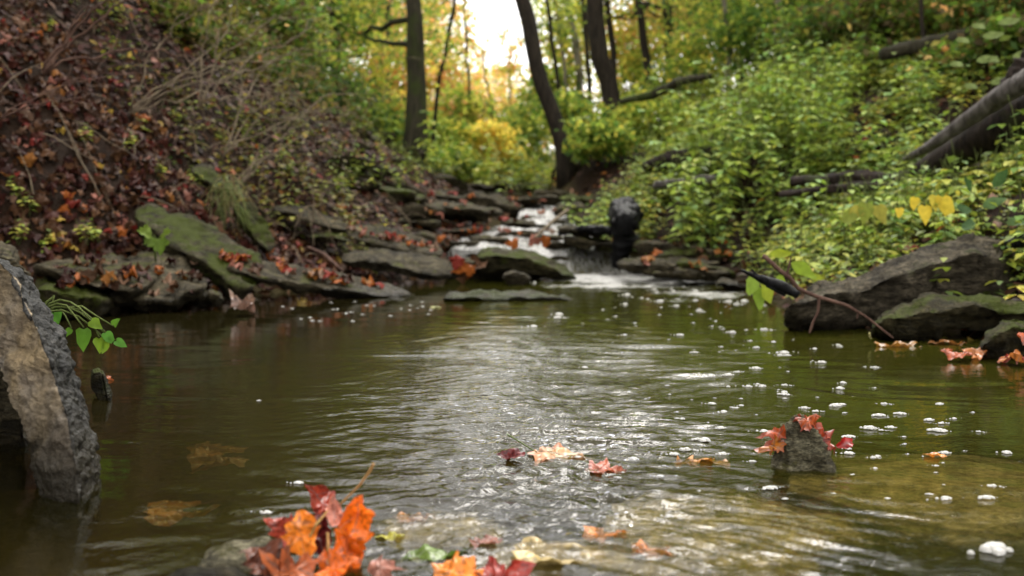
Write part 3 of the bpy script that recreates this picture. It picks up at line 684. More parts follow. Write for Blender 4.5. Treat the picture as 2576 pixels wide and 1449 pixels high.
QL2 = (np.array([[0, 0, 0], [.30, .45, .06], [0, 1, -.08], [-.30, .45, .06]]), np.array([[0, 1, 2], [0, 2, 3]]))
def rotmats(nrm, spin):
    """orthonormal frames whose Z is nrm, spun by spin"""
    nrm = nrm / np.linalg.norm(nrm, axis=1, keepdims=True)
    h = np.where(np.abs(nrm[:, 2:3]) < .95, np.array([[0, 0, 1.]]), np.array([[1., 0, 0]]))
    x = np.cross(h, nrm); x /= np.linalg.norm(x, axis=1, keepdims=True); y = np.cross(nrm, x)
    c, s = np.cos(spin)[:, None], np.sin(spin)[:, None]
    return np.stack([x * c + y * s, -x * s + y * c, nrm], -1)
def scatter(geo, pos, nrm, spin, size, cols):
    V, F = geo; n, k = len(pos), len(V)
    Rm = rotmats(nrm, spin)
    P = np.einsum('nij,kj->nki', Rm, V) * np.asarray(size).reshape(-1, 1, 1) + pos[:, None, :]
    FF = (F[None] + (np.arange(n) * k)[:, None, None]).reshape(-1, F.shape[1])
    return P.reshape(-1, 3), FF, np.repeat(cols, k, 0)
PAL = {
 'green': [(.09, .16, .02), (.13, .22, .03), (.06, .12, .02), (.17, .23, .035), (.10, .18, .05)],
 'dgreen': [(.025, .06, .012), (.04, .085, .015), (.05, .10, .02), (.06, .08, .02)],
 'olive': [(.12, .14, .02), (.17, .16, .03), (.08, .10, .02), (.18, .13, .045), (.12, .09, .045)],
 'yg': [(.36, .42, .06), (.46, .47, .07), (.26, .36, .05), (.50, .45, .07), (.22, .30, .05)],
 'gold': [(.80, .60, .09), (.74, .50, .08), (.68, .56, .10), (.58, .52, .09)],
 'orange': [(.74, .38, .14), (.80, .48, .20), (.66, .28, .08), (.70, .52, .16), (.48, .42, .10)],
 'bright': [(.27, .37, .05), (.33, .43, .07), (.19, .29, .04), (.36, .41, .06), (.20, .33, .10)],
 'herb': [(.19, .25, .03), (.26, .31, .04), (.12, .17, .025), (.32, .32, .045), (.15, .22, .06), (.08, .12, .02)],
}
def cols(names, n, r=None, var=.22):
    r = r or rng
    if isinstance(names, str): names = {names: 1}
    ks = list(names); p = np.array([names[k] for k in ks], float); p /= p.sum()
    w = r.choice(len(ks), n, p=p); out = np.zeros((n, 3))
    for i, k in enumerate(ks):
        q = np.array(PAL[k]); s = w == i; out[s] = q[r.integers(0, len(q), s.sum())]
    return np.clip(out * (1.12 + r.uniform(-var, var, (n, 1))), 0, .9)

# ---- fallen leaves
LIT = {'maroon': [(.034, .008, .005), (.022, .006, .004), (.046, .012, .007)], 'brown': [(.050, .021, .008), (.030, .013, .006), (.075, .034, .014)],
       'pale tan': [(.16, .09, .055), (.12, .07, .045)], 'orange': [(.24, .065, .010), (.20, .08, .018)], 'yellow': [(.30, .20, .03), (.24, .16, .035)],
       'red': [(.16, .02, .012), (.12, .014, .01)], 'pink': [(.26, .10, .07), (.2, .08, .055)]}
LN = list(LIT)
def litter_cols(n, p, r=rng):
    w = r.choice(len(LN), n, p=np.array(p) / sum(p)); c = np.zeros((n, 3))
    for i, k in enumerate(LN):
        q = np.array(LIT[k]); s = w == i; c[s] = q[r.integers(0, len(q), s.sum())]
    return c * (1 + r.uniform(-.2, .2, (n, 1))), w
def surf_pts(n, xr, yr, r=rng):
    X = r.uniform(*xr, n); Y = r.uniform(*yr, n); return X, Y
lp = [36, 50, 3, 4.5, 1.5, 3, 2]
n = 27000
Y = 2.6 + (rng.uniform(0, 1, n) ** 1.1) * 9
X = np.interp(Y, YK, XLK) - rng.uniform(-.02, 1, n) ** 1.0 * np.interp(Y, [2.6, 4, 6, 10], [1.4, 3.6, 4.6, 4.6])
nr_ = Hn(X, Y); pos = np.stack([X, Y, H(X, Y) + rng.uniform(.004, .045, n)], -1)
nr_ = nr_ + rng.normal(0, .30, (n, 3)); spin = rng.uniform(0, 6.28, n); size = rng.uniform(.035, .085, n); cc, ww = litter_cols(n, lp)
px_, py_ = proj(pos); vis = (px_ > 0) & (px_ < 2576) & (py_ > 0) & (py_ < 790) & (pos[:, 1] < 6)
order = np.where(vis)[0][np.argsort(-(size / pos[:, 1])[vis] * rng.uniform(.6, 1, vis.sum()))]
# the largest seen become things of their own
IND = order[:150]; rest = np.setdiff1d(np.arange(n), IND)
acc = Acc(); geo_id = rng.integers(0, len(LEAFV), len(rest))
for g in range(len(LEAFV)):
    s = rest[(geo_id == g) & (pos[rest, 1] < 6.3)]; acc.add(*scatter(LEAFV[g], pos[s], nr_[s], spin[s], size[s], cc[s]))
s = rest[pos[rest, 1] >= 6.3]; acc.add(*scatter(QL, pos[s], nr_[s], spin[s], size[s] * 1.1, cc[s]))
# leaves among the herbs on the right bank and up the valley
n2 = 5200; Y2 = 3.0 + rng.uniform(0, 1, n2) ** 1.3 * 16
X2 = np.interp(Y2, YK, XRK) + rng.uniform(-.05, 1, n2) * (1.2 + .35 * Y2)
nn2 = Hn(X2, Y2); c2, _ = litter_cols(n2, [12, 40, 16, 14, 6, 3, 9])
P2 = np.stack([X2, Y2, H(X2, Y2) + .02], -1)
acc.add(*scatter(QL, P2, nn2 + rng.normal(0, .4, (n2, 3)), rng.uniform(0, 6, n2), rng.uniform(.05, .10, n2), c2))
kind(tag(obj('leaf_litter', acc.mesh('leaf_litter', M_wet)), 'wet brown and maroon leaf litter covering the forest banks', 'leaf litter'), 'stuff')
LM = {}
def leaf_mesh(colname, shape, shade=0):
    k = (colname, shape, shade)
    if k not in LM:
        V, F = LEAFV[shape]; c = np.array(LIT[colname][shade % len(LIT[colname])])
        LM[k] = mesh('fallen_leaf', V, F, M_wet, np.broadcast_to(c, (len(V), 3)))
    return LM[k]
from mathutils import Matrix
def put_leaf(colname, shape, p, nrm, spin, size, label, group, shade=0, cat='leaf', name='fallen_leaf'):
    o = obj(name, leaf_mesh(colname, shape, shade))
    Rm = rotmats(np.array([nrm], float), np.array([spin]))[0]
    o.matrix_world = Matrix.Translation(Vector(p)) @ Matrix(Rm.tolist()).to_4x4() @ Matrix.Scale(size, 4)
    return tag(o, label, cat, group)
def zone(x, y):
    if y > 640: return ('on the flat slabs next to the left boulder' if x < 270 else 'on the broad flat slab by the left waterline') if x < 560 else 'along the left shore beside the long grey slab'
    if y > 500: return ('low on the left bank at the picture edge' if x < 150 else 'low on the left bank above the flat slabs') if x < 340 else 'around the slanting mossy slab'
    if y > 300: return ('midway up the left bank at the edge' if x < 120 else 'midway up the left bank') if x < 260 else 'under the small green seedlings midway up the left bank'
    return 'high on the left bank near the top left corner' if x < 200 else 'high on the left bank under the bare twigs'
for q in IND:
    szw = 'broad' if size[q] > .073 else 'middling' if size[q] > .06 else 'little'
    lab = f"{szw} {LN[ww[q]]} wet fallen leaf lying {zone(px_[q], py_[q])}"
    put_leaf(LN[ww[q]], int(rng.integers(0, 6)), pos[q] + [0, 0, .012], nr_[q], spin[q], size[q] * .95, lab, 'fallen leaves on the left bank', int(rng.integers(0, 3)))
# raycast helper for leaves lying on stones
def drop(x, y):
    dg = bpy.context.evaluated_depsgraph_get()
    o = Vector((0, 0, CAMZ)); p = Vector(at(x, y, 5.0)); hit, loc, nr, *_ = sc.ray_cast(dg, o, (p - o).normalized())
    return loc, nr
def top_leaf(x, y, col, size, label, group, shape=None, shade=0):
    loc, nr = drop(x, y)
    if loc.y < 3: return None
    nr = Vector((nr.x * .5, nr.y * .5, abs(nr.z) + .5)).normalized()
    nr = np.array(nr) + rng.normal(0, .2, 3)
    return put_leaf(col, int(rng.integers(0, 6)) if shape is None else shape, np.array(loc) + np.array([0, -.01, .012]), nr, random.uniform(0, 6.28), size, label, group, shade)
bpy.context.view_layer.update()
G2 = 'bright leaves scattered on the shale slabs'
spots = [((700, 960), (560, 655), 26, 'on the long grey slab above the pool', ['orange', 'red', 'orange', 'pale tan', 'brown'], .07),
         ((880, 1110), (570, 640), 26, 'on the tilted slab left of the cascade', ['pink', 'orange', 'red', 'brown', 'pale tan'], .06),
         ((560, 660), (600, 690), 12, 'on the slanting mossy slab', ['red', 'pink', 'orange', 'brown'], .06),
         ((120, 500), (655, 745), 46, 'on the slabs heaped with leaves beside the left boulder', ['maroon', 'brown', 'orange', 'pale tan', 'maroon', 'brown', 'orange', 'brown'], .062),
         ((1060, 1400), (485, 590), 44, 'on the ledge slabs of the upper cascade', ['pink', 'orange', 'brown', 'pale tan', 'red'], .075),
         ((1620, 1860), (600, 690), 18, 'on stones at the right waterline below the herbs', ['orange', 'pink', 'brown'], .07)]
for (xa, xb), (ya, yb), cnt, where, cl, sz in spots:
    for k in range(cnt):
        x, y = random.uniform(xa, xb), random.uniform(ya, yb)
        if where.startswith('on the long'): y = np.interp(x, [600, 770, 900, 1000], [665, 690, 712, 730]) + random.uniform(-5, 10)
        if where.startswith('on the tilted'): y = np.interp(x, [872, 930, 1000, 1060, 1118], [582, 588, 602, 618, 634]) + random.uniform(-8, 8)
        if where.startswith('on the slanting'): y = np.interp(x, [450, 567, 640], [575, 640, 680]) + random.uniform(-15, 15)
        if 600 < y < 700 and 1110 < x < 1500: continue
        c = random.choice(cl)
        w2 = where.replace('beside the left boulder', 'beside the left boulder' if x < 240 else 'left of the lobed seedling' if x < 370 else 'near the broken front lip')
        hs = random.uniform(.7, 1.15); hw = 'small' if hs < .85 else 'mid-sized' if hs < 1 else 'large'
        top_leaf(x, y, c, sz * hs, f'{hw} {c} leaf lying {w2}', G2, shade=random.randint(0, 2))

# ------------------------------------------------------------------ tubes, trunks, logs
def tube(P, rad, ns=8, seed=0, rough=.0, cap=True):
    P = np.asarray(P, float); n = len(P); rad = np.interp(np.linspace(0, 1, n), np.linspace(0, 1, len(rad)), rad)
    T = np.gradient(P, axis=0); T /= np.linalg.norm(T, axis=1, keepdims=True) + 1e-9
    ref = np.array([0, 0, 1.]) if abs(T[:, 2].mean()) < .8 else np.array([1., 0, 0])
    x = np.cross(T, ref); x /= np.linalg.norm(x, axis=1, keepdims=True) + 1e-9; y = np.cross(T, x)
    a = np.linspace(0, 2 * np.pi, ns, endpoint=False)
    ring = x[:, None] * np.cos(a)[None, :, None] + y[:, None] * np.sin(a)[None, :, None]
    rr = rad[:, None] * (1 + rough * fbm(np.cos(a)[None] * 1.6 + seed, np.sin(a)[None] * 1.6, np.arange(n)[:, None] * .35, 3))
    if rough > .1: rr = rr * (1 + .35 * rough * vnoise(a[None] * 5 + seed, np.arange(n)[:, None] * .12, 7) + .25 * rough * vnoise(a[None] * 11, np.arange(n)[:, None] * .5, 9))
    V = (P[:, None] + ring * rr[..., None]).reshape(-1, 3)
    i = np.arange(n * ns).reshape(n, ns); j = np.roll(i, -1, 1)
    F = np.stack([i[:-1], j[:-1], j[1:], i[1:]], -1).reshape(-1, 4)
    T3 = None
    if cap:
        V = np.concatenate([V, P[:1], P[-1:]]); c0, c1 = n * ns, n * ns + 1
        T3 = np.concatenate([np.stack([j[0], i[0], np.full(ns, c0)], -1), np.stack([i[-1], j[-1], np.full(ns, c1)], -1)])
    return V, F, T3
def addtube(acc, P, rad, ns=8, seed=0, rough=0, col=(1, 1, 1)):
    V, F, T = tube(P, rad, ns, seed, rough); n0 = acc.n
    acc.add(V, F, col)
    if T is not None: acc.F3.append(T + n0)
def wander(p, q, n, amp, r, sag=0):
    t = np.linspace(0, 1, n)[:, None]; P = np.array(p) * (1 - t) + np.array(q) * t
    w = np.cumsum(r.normal(0, 1, (n, 3)), 0); w -= w[0] * (1 - t) + w[-1] * t
    P = P + amp * w / max(1, math.sqrt(n)); P[:, 2] += sag * 4 * (t * (1 - t))[:, 0]; return P

def cloud(r, centre, rad, n, size, pal, clump=.28, per=22):
    """leaves in clumps through an ellipsoid"""
    nc = max(3, n // per); d = r.normal(0, 1, (nc, 3)); d /= np.linalg.norm(d, axis=1, keepdims=True)
    c = np.array(centre) + d * (r.uniform(.15, 1, (nc, 1)) ** .5) * np.array(rad)
    w = r.integers(0, nc, n); pos = c[w] + r.normal(0, clump, (n, 3)) * np.mean(rad) * np.array([1, 1, .5])
    tint = r.uniform(.72, 1.25, nc)[w]
    nrm = r.normal(0, .7, (n, 3)) + np.array([0, 0, .8])
    return pos, nrm, r.uniform(0, 6.28, n), r.uniform(.7, 1.2, n) * size, cols(pal, n, r) * tint[:, None]
def corridor(pos):
    """the open strip of sky above the stream: nothing grows out over it"""
    X, Y, Z = pos.T; el = (Z - CAMZ) / np.maximum(Y, .1)
    lo = np.interp(el, [.10, .16, .23, .35, .6, 1.2], [-.030, -.042, -.065, -.16, -.32, -.7]); hi = np.interp(el, [.10, .16, .23, .35, .6, 1.2], [.0, .010, .030, .10, .24, .6])
    ragged = .022 * vnoise(Z * 1.7, Y * .7, 3)
    s = X / np.maximum(Y, .1)
    sparse = vnoise(X * 5, Y * 2, Z * 5) > .42
    return (sparse & (Y > 11) & (Y < 28) & (el < .28)) | ~((s > lo + ragged) & (s < hi + ragged) & (el > .155) & (Y > 3))

def tree(label, base, path, rads, crown, pal, nleaf, lsize=.12, mat=None, seed=0, limbs=7, group=None, name='tree', per=22):
    """base point, trunk path (world points), crown = list of (centre, radii)"""
    r = np.random.default_rng(seed + 100); base = np.array(base, float); path = np.array(path, float)
    t = thing(name, label, 'tree', tuple(base), group)
    P = resample(path, 26); P[1:-1] += r.normal(0, .012, (24, 3)) * np.array([1, 1, 0])
    rd = np.array(rads, float); acc = Acc(); addtube(acc, P - base, rd, 12, seed, .10)
    obj('trunk', acc.mesh('trunk', mat or M_bark, True), t)
    acc2 = Acc(); L = Acc(); tot = sum(np.prod(c[1]) ** .5 for c in crown)
    for cen, rad in crown:
        cen = np.array(cen, float); nl = max(2, limbs // len(crown) + 1)
        k = int(nleaf * np.prod(rad) ** .5 / tot)
        for q in range(nl):
            d = r.normal(0, 1, 3); d /= np.linalg.norm(d); tip = cen + d * np.array(rad) * .8
            i = int(np.clip(np.argmin(np.abs(P[:, 2] - (tip[2] - .3 * np.linalg.norm(tip - cen)))), 4, 25))
            W = wander(P[i], tip, 9, .12 * np.linalg.norm(tip - P[i]) * .5, r)
            if not corridor(W[-1:])[0]: continue
            r0 = np.interp(i / 25, np.linspace(0, 1, len(rd)), rd) * .45
            if group == GT:
                a3 = Acc(); addtube(a3, W - base, [r0, r0 * .15], 5); obj('branch', a3.mesh('branch', mat or M_bark, True), t)
            else: addtube(acc2, W - base, [r0, r0 * .15], 5)
        pos, nrm, sp, sz, cl = cloud(r, cen, rad, k, lsize, pal, per=per)
        ok = corridor(pos)
        if ok.sum(): L.add(*scatter(QL2, pos[ok] - base, nrm[ok], sp[ok], sz[ok], cl[ok]))
    if acc2.n: kind(obj('branches', acc2.mesh('branches', mat or M_bark, True), t), 'stuff')
    if L.n: obj('crown', L.mesh('crown', M_leaf), t)
    return t
def trunk_px(pts, D, wpx, grow=6.0):
    """trunk that follows points of the picture at distance D, rooted in the ground, and goes on above the frame"""
    P = [at(x, y, D) for x, y in pts]; b = P[-1].copy(); b[2] = min(b[2], float(H(b[0], b[1])) + .02) - .10
    P[-1][2] = max(P[-1][2], b[2] + .15)
    d = (P[0] - P[1]); d /= np.linalg.norm(d); d = d * .5 + np.array([0, 0, .5]); top = P[0] + d / np.linalg.norm(d) * grow
    path = [b] + P[::-1] + [top]; w = wpx * D / FPX / 2
    return np.array(path), w
GT = 'trees of the ravine'
TR = [ # points top->base, D, width px, label, crown list (px,py,rx,ry m,D off), palette, n leaves
 ([(1042, 0), (1045, 120), (1047, 240), (1048, 350), (1046, 380)], 13, 36, 'straight dark tree with green mossy flared base on left stream bank', M_barkg, {'yg': 3, 'green': 2, 'orange': .5}, 5200,
   [(1000, 40, 1.1, .8), (1060, 130, .35, .5), (940, 120, .9, .7), (980, -120, 1.6, 1.0), (900, -420, 2.2, 1.6), (1000, -800, 2.0, 1.8)]),
 ([(1318, 0), (1335, 90), (1360, 190), (1388, 290), (1415, 375), (1424, 400)], 11.5, 36, 'leaning dark tree right of the sky gap, bent toward the stream', M_bark, {'yg': 3, 'green': 3}, 3400,
   [(1400, -300, 1.1, .8), (1470, -500, 1.6, 1.4), (1480, -900, 2.0, 1.6)]),
 ([(1494, 0), (1497, 80), (1510, 150), (1528, 210), (1540, 260), (1550, 330)], 13.5, 42, 'thickest dark brown trunk, curving at its foot, right of the leaning tree', M_bark, {'yg': 3, 'green': 2, 'orange': .4}, 5200,
   [(1560, -160, 1.7, .9), (1650, -420, 2.3, 1.5), (1560, -800, 2.2, 1.8)]),
 ([(1526, 0), (1534, 60), (1540, 130), (1548, 260)], 18, 15, 'thin dark tree just right of the thickest trunk', M_bark, {'yg': 3, 'orange': 1}, 1800, [(1570, -100, 1.6, 1.0), (1600, 20, 1.0, .6)]),
 ([(1604, -10), (1613, 60), (1625, 130), (1636, 240)], 17, 18, 'slim tree with forked top left of the grey trunk', M_bark, {'yg': 3, 'orange': 2}, 2200, [(1640, -60, 1.5, .9), (1650, 60, .8, .5)]),
 ([(1681, 0), (1682, 90), (1684, 180), (1686, 260)], 17.5, 24, 'straight grey-green trunk above the mossy limb', M_barkg, {'yg': 3, 'orange': 1}, 2400, [(1720, -80, 1.8, 1.0), (1700, -350, 2.2, 1.6)]),
 ([(1374, 0), (1386, 80), (1400, 170), (1408, 280), (1418, 400)], 14.5, 9, 'very thin sapling stem between leaning tree and thickest trunk', M_bark, {'yg': 2, 'green': 1}, 700, [(1385, 20, .5, .6)]),
 ([(1396, 0), (1406, 80), (1420, 170), (1430, 320)], 21, 9, 'faint pale sapling right of the very thin stem', M_barkp, {'yg': 2}, 900, [(1410, 10, .9, .7)]),
 ([(1424, 0), (1436, 60), (1455, 150), (1462, 300)], 22, 17, 'pale green lit trunk behind the leaning tree', M_barkp, {'yg': 3}, 1300, [(1440, -30, 1.2, .8)]),
 ([(1466, 0), (1473, 90), (1482, 200), (1486, 300)], 18, 11, 'thin dark stem hugging left side of the thickest trunk', M_bark, {'yg': 3}, 700, [(1460, -20, .9, .6)]),
 ([(978, 0), (976, 120), (980, 260), (982, 330)], 19, 12, 'slender trunk left of the flared-base tree', M_bark, {'orange': 3, 'yg': 2}, 1700, [(980, 40, 1.1, .8), (960, -150, 1.6, 1.1)]),
 ([(1146, 0), (1130, 90), (1108, 190), (1095, 280), (1090, 350)], 16, 9, 'thin tree leaning right between flared-base tree and sky gap', M_bark, {'orange': 2, 'yg': 3}, 1300, [(1130, 60, .5, .6), (1100, -60, 1.0, .7)]),
 ([(1170, 20), (1173, 110), (1180, 200), (1184, 320)], 22, 6, 'hair-thin bare sapling at left rim of the sky gap', M_bark, {'yg': 2, 'orange': 1}, 260, [(1165, 130, .5, .6)]),
 ([(1820, -10), (1826, 60), (1832, 130), (1836, 220)], 13, 11, 'slim pale tree at left of the tall green nettle mass', M_barkp, {'yg': 2, 'green': 2}, 2600, [(1820, -60, 1.5, .7), (1780, 60, .8, .4), (1850, -300, 2, 1.2)]),
 ([(1850, 0), (1856, 60), (1860, 140), (1862, 220)], 16, 18, 'dark trunk half hidden behind the tall green nettle mass', M_bark, {'olive': 1, 'yg': 2}, 2200, [(1900, -40, 1.8, .8)]),
 ([(1955, -20), (1966, 20), (1975, 90), (1980, 180)], 13, 18, 'pale trunk above the tall green nettle mass', M_barkp, {'green': 2, 'yg': 1}, 3000, [(2000, -40, 1.7, .7), (2050, -260, 2, 1.2)]),
 ([(1724, 20), (1727, 70), (1730, 140), (1732, 240)], 21, 15, 'brown trunk among orange leaves right of the grey-green trunk', M_bark, {'orange': 2, 'yg': 2}, 1800, [(1740, 10, 1.6, .9)]),
 ([(2313, -10), (2316, 40), (2320, 100), (2322, 160)], 8.5, 9, 'thin dark stem near upper right above the mossy log', M_bark, {'green': 2, 'olive': 2, 'orange': .3}, 2600, [(2330, -20, 1.0, .35), (2400, -220, 1.4, .8)]),
 ([(842, -10), (844, 80), (846, 170), (850, 260)], 14, 22, 'grey-brown trunk left of the slender tree, above left bank', M_bark, {'green': 2, 'yg': 2, 'olive': 1}, 3600, [(800, 20, 1.5, .7), (760, -250, 2.2, 1.2)]),
 ([(515, -10), (508, 60), (500, 140), (495, 240)], 9, 28, 'brown blurred trunk on left bank beside the bare twigs', M_bark, {'olive': 3, 'green': 1}, 2600, [(560, -50, 1.2, .45), (450, -350, 1.8, 1.1)]),
]
for k, (pts, D, w, lb, mt, pal, nl, cr) in enumerate(TR):
    path, rw = trunk_px(pts, D, w, 5 if D > 12 else 4)
    crown = [(at(cx, cy_, D + 1.3 + .2 * math.sin(k * 3 + i)), (rx, rx * .8, rz)) for i, (cx, cy_, rx, rz) in enumerate(cr)]
    fl = 2.0 if k == 0 else 1.35
    tree(lb, path[0], path, [rw * fl, rw * (1.35 if k == 0 else 1.1), rw * 1.05, rw, rw * .95, rw * .9, rw * .75, rw * .35], crown, pal, int(nl * 1.0), .10 if D > 15 else .085, mt, k, 8, GT)
# understory saplings with leafy crowns (px, py centre, half width px, half height px, D, palette, n, words)
US = [
 (1228, 60, 60, 60, 24, {'orange': 2, 'yg': 2}, 420), (1275, 140, 55, 40, 26, {'orange': 2, 'yg': 1}, 600),
 (430, 60, 90, 60, 7.5, {'olive': 3, 'green': 1}, 900), (560, 150, 120, 70, 8.5, {'olive': 3, 'green': 1, 'orange': .1}, 1300), (640, 40, 120, 80, 10, {'olive': 2, 'green': 2}, 1500),
 (720, 140, 110, 70, 11, {'green': 2, 'olive': 1, 'yg': 1}, 1500), (690, 250, 110, 60, 9.5, {'olive': 2, 'dgreen': 2}, 1300), (800, 60, 110, 80, 14, {'yg': 2, 'green': 2}, 1700),
 (820, 240, 90, 60, 12, {'green': 2, 'dgreen': 1, 'olive': 1}, 1300), (900, 160, 80, 80, 17, {'yg': 3, 'orange': 1, 'gold': .6}, 1400), (900, 280, 90, 50, 14, {'green': 2, 'yg': 1}, 1200),
 (930, 60, 70, 60, 22, {'orange': 1, 'yg': 3}, 1300), (960, 330, 60, 40, 14.5, {'yg': 1, 'green': 2}, 700), (1010, 200, 45, 90, 24, {'orange': 4, 'yg': 2, 'gold': 1}, 1100),
 (1000, 300, 50, 50, 19, {'yg': 3, 'orange': 1, 'gold': 1}, 900), (1105, 250, 55, 80, 24, {'orange': 4, 'yg': 2, 'gold': 1}, 1000), (1120, 360, 60, 50, 17, {'green': 1, 'yg': 3}, 1200),
 (1160, 300, 50, 60, 22, {'yg': 3, 'green': 1, 'orange': .6}, 900), (1110, 130, 50, 60, 26, {'yg': 2, 'orange': 2}, 500), (1140, 420, 60, 40, 14.5, {'yg': 2, 'green': 2}, 900),
 (1235, 365, 55, 45, 17, {'gold': 5, 'yg': 1}, 1500), (1210, 270, 60, 50, 34, {'orange': 3, 'gold': 1, 'yg': 1}, 900), (1280, 240, 60, 50, 38, {'orange': 3, 'gold': 1, 'yg': 2}, 900),
 (1190, 410, 40, 30, 18, {'yg': 3}, 500), (1290, 330, 50, 50, 26, {'yg': 3, 'green': 2}, 1000), (1320, 400, 50, 40, 20, {'yg': 2, 'green': 2}, 900),
 (1350, 320, 50, 60, 20, {'yg': 2, 'green': 3}, 1000), (1300, 430, 60, 25, 17, {'yg': 2, 'olive': 1, 'gold': .6}, 700),
 (1390, 230, 60, 60, 22, {'yg': 3, 'green': 2}, 1000), (1440, 300, 60, 50, 12.5, {'green': 2, 'yg': 3}, 900), (1500, 350, 70, 40, 11, {'green': 2, 'yg': 2}, 1000),
 (1430, 130, 60, 80, 26, {'yg': 3, 'orange': .6}, 1000), (1570, 290, 60, 50, 14.5, {'green': 2, 'yg': 3}, 1000), (1580, 120, 50, 90, 24, {'yg': 3, 'orange': 3, 'gold': 1}, 1300),
 (1630, 300, 80, 50, 12, {'green': 1, 'yg': 3}, 1100), (1640, 190, 70, 70, 19, {'yg': 3, 'green': 1, 'gold': .5}, 1400), (1720, 220, 80, 60, 15, {'yg': 2, 'green': 2, 'gold': .4}, 1500),
 (1700, 60, 70, 70, 25, {'orange': 2, 'yg': 3}, 1300), (1780, 140, 80, 80, 16, {'yg': 4, 'green': 1, 'gold': 1}, 1600), (1800, 20, 90, 60, 20, {'yg': 3, 'green': 1}, 1700),
 (1900, 90, 90, 60, 13, {'green': 3, 'yg': 1}, 1700), (1950, 20, 110, 60, 16, {'yg': 2, 'green': 2}, 1700), (2080, 90, 110, 60, 11, {'green': 3, 'olive': 2}, 1900),
 (2100, 10, 110, 60, 14, {'green': 2, 'olive': 1, 'yg': 1}, 1700), (2230, 60, 110, 60, 10.5, {'green': 2, 'olive': 3}, 1800), (2260, -10, 120, 50, 13, {'olive': 2, 'yg': 1, 'green': 1}, 1500),
 (2400, 50, 110, 50, 9.5, {'olive': 3, 'green': 2, 'orange': .3}, 1600), (2500, 20, 100, 50, 8.5, {'olive': 2, 'green': 2, 'orange': .6}, 1400), (2540, 110, 70, 50, 7.5, {'olive': 2, 'green': 2}, 1000),
 (2180, 180, 90, 50, 9.5, {'olive': 2, 'green': 2}, 1300), (2400, 170, 90, 40, 8, {'olive': 2, 'green': 2, 'orange': .3}, 1000),
]
CW = {'olive': 'dull olive', 'green': 'mid green', 'yg': 'yellow-green', 'orange': 'orange', 'gold': 'golden yellow', 'dgreen': 'dark green', 'bright': 'fresh green'}
def side(x, y):
    v = 'top edge' if y < 90 else ('upper' if y < 260 else 'low')
    marks = [(500, 'above the leafy left bank'), (700, 'behind the bare twigs on left bank'), (870, 'beside the grey-brown trunk'), (960, 'left of the slender trunk'), (1070, 'around the flared-base tree'),
             (1175, 'between flared-base tree and sky gap'), (1300, 'at the valley end under the sky gap'), (1420, 'beside the leaning dark tree'), (1520, 'left of the thickest trunk foot'),
             (1600, 'right of the thickest trunk'), (1690, 'by the straight grey-green trunk'), (1800, 'left of the slim pale tree'), (1930, 'behind the nettle mass'), (2090, 'right of the pale trunk'),
             (2240, 'on the right hillside'), (2420, 'near the mossy log'), (9999, 'near the upper right corner')]
    for m, w in marks:
        if x < m: return w, v
ORD = {}
for k, (x, y, hx, hy, D, pal, nl) in enumerate(US):
    c = at(x, y, D); rx, rz = hx * D / FPX * 1.25, hy * D / FPX * 1.25
    b = np.array([c[0] + .3 * math.sin(k * 2.1), c[1] + .2, 0]); b[2] = float(H(b[0], b[1])) - .05
    main = max(pal, key=pal.get); w, v = side(x, y); far = 'distant ' if D > 20 else ''
    lb = f"{far}{CW[main]} leafed sapling {w}, {v} foliage"
    if lb in ORD: lb = f"{lb}, {'farther' if D > ORD[lb] else 'nearer'} one"
    ORD[lb] = D
    pth = wander(b, c + [0, 0, rz * .6], 8, .15, np.random.default_rng(k))
    tree(lb, b, pth, [.012 + .0012 * D, .004], [(c, (rx, rx * .8, rz))], pal, int(nl * 1.35), .085 if D < 13 else .10 if D < 22 else .16, M_bark, 200 + k, 6, 'leafy saplings and young trees', 'sapling')
# high canopy that closes the forest above and beside the stream (its lower edges reach into view and into the reflections)
CAN = [(-4.2, 8.5, 5.2, 2.4), (-6.5, 12, 6.5, 3), (-4.6, 16, 7.5, 2.6), (-5.5, 4.5, 5.4, 2.4), (-9, 18, 8, 3.5), (4.6, 11, 6.3, 2.4), (6.5, 7.5, 5.6, 2.6), (5.6, 16, 7.5, 2.8),
       (7.5, 12.5, 7.5, 3.0), (9.5, 19, 9, 3.5), (-3.2, 23, 7.5, 2.3), (4.2, 24, 8, 2.5), (-9.5, 28, 10, 4), (9, 29, 10, 4), (4.6, 3.5, 5.2, 2.0), (-4.2, 1.0, 4.8, 1.9), (-14, 12, 9, 4), (14, 12, 9, 4)]
CANL = ['outer crown over the left slope', 'tall crown behind left slope', 'crown beyond the flared-base tree', 'crown shading the near left bank', 'far left ridge crown', 'crown over the right bank', 'crown over the right logs',
        'crown beyond the thickest trunk', 'tall crown behind nettle mass', 'far right ridge crown', 'far crown left of sky gap', 'far crown right of sky gap', 'distant left ridge crown', 'distant right ridge crown',
        'crown above the near right shore', 'crown above the near left shore', 'outermost left crown', 'outermost right crown']
for k, (x, y, z, r_) in enumerate(CAN):
    g0 = float(H(x, y)); zz = max(z, g0 + r_ + 1.2); b = np.array([x, y, g0 - .1])
    pal = {'yg': 2, 'green': 3, 'olive': 1, 'orange': .3} if y < 20 else {'yg': 3, 'orange': 2, 'green': 1}
    tree(f'large forest tree, {CANL[k]}', b, wander(b, (x, y, zz + r_ * .6), 9, .25, np.random.default_rng(k)), [.17, .14, .05], [((x, y, zz), (r_, r_, r_ * .8)), ((x + .5, y - .6, zz - r_ * .8), (r_ * .8, r_ * .8, r_ * .5))],
         pal, 3600 if y < 10 else 2200, .17, M_bark, 400 + k, 10, 'tall canopy trees')
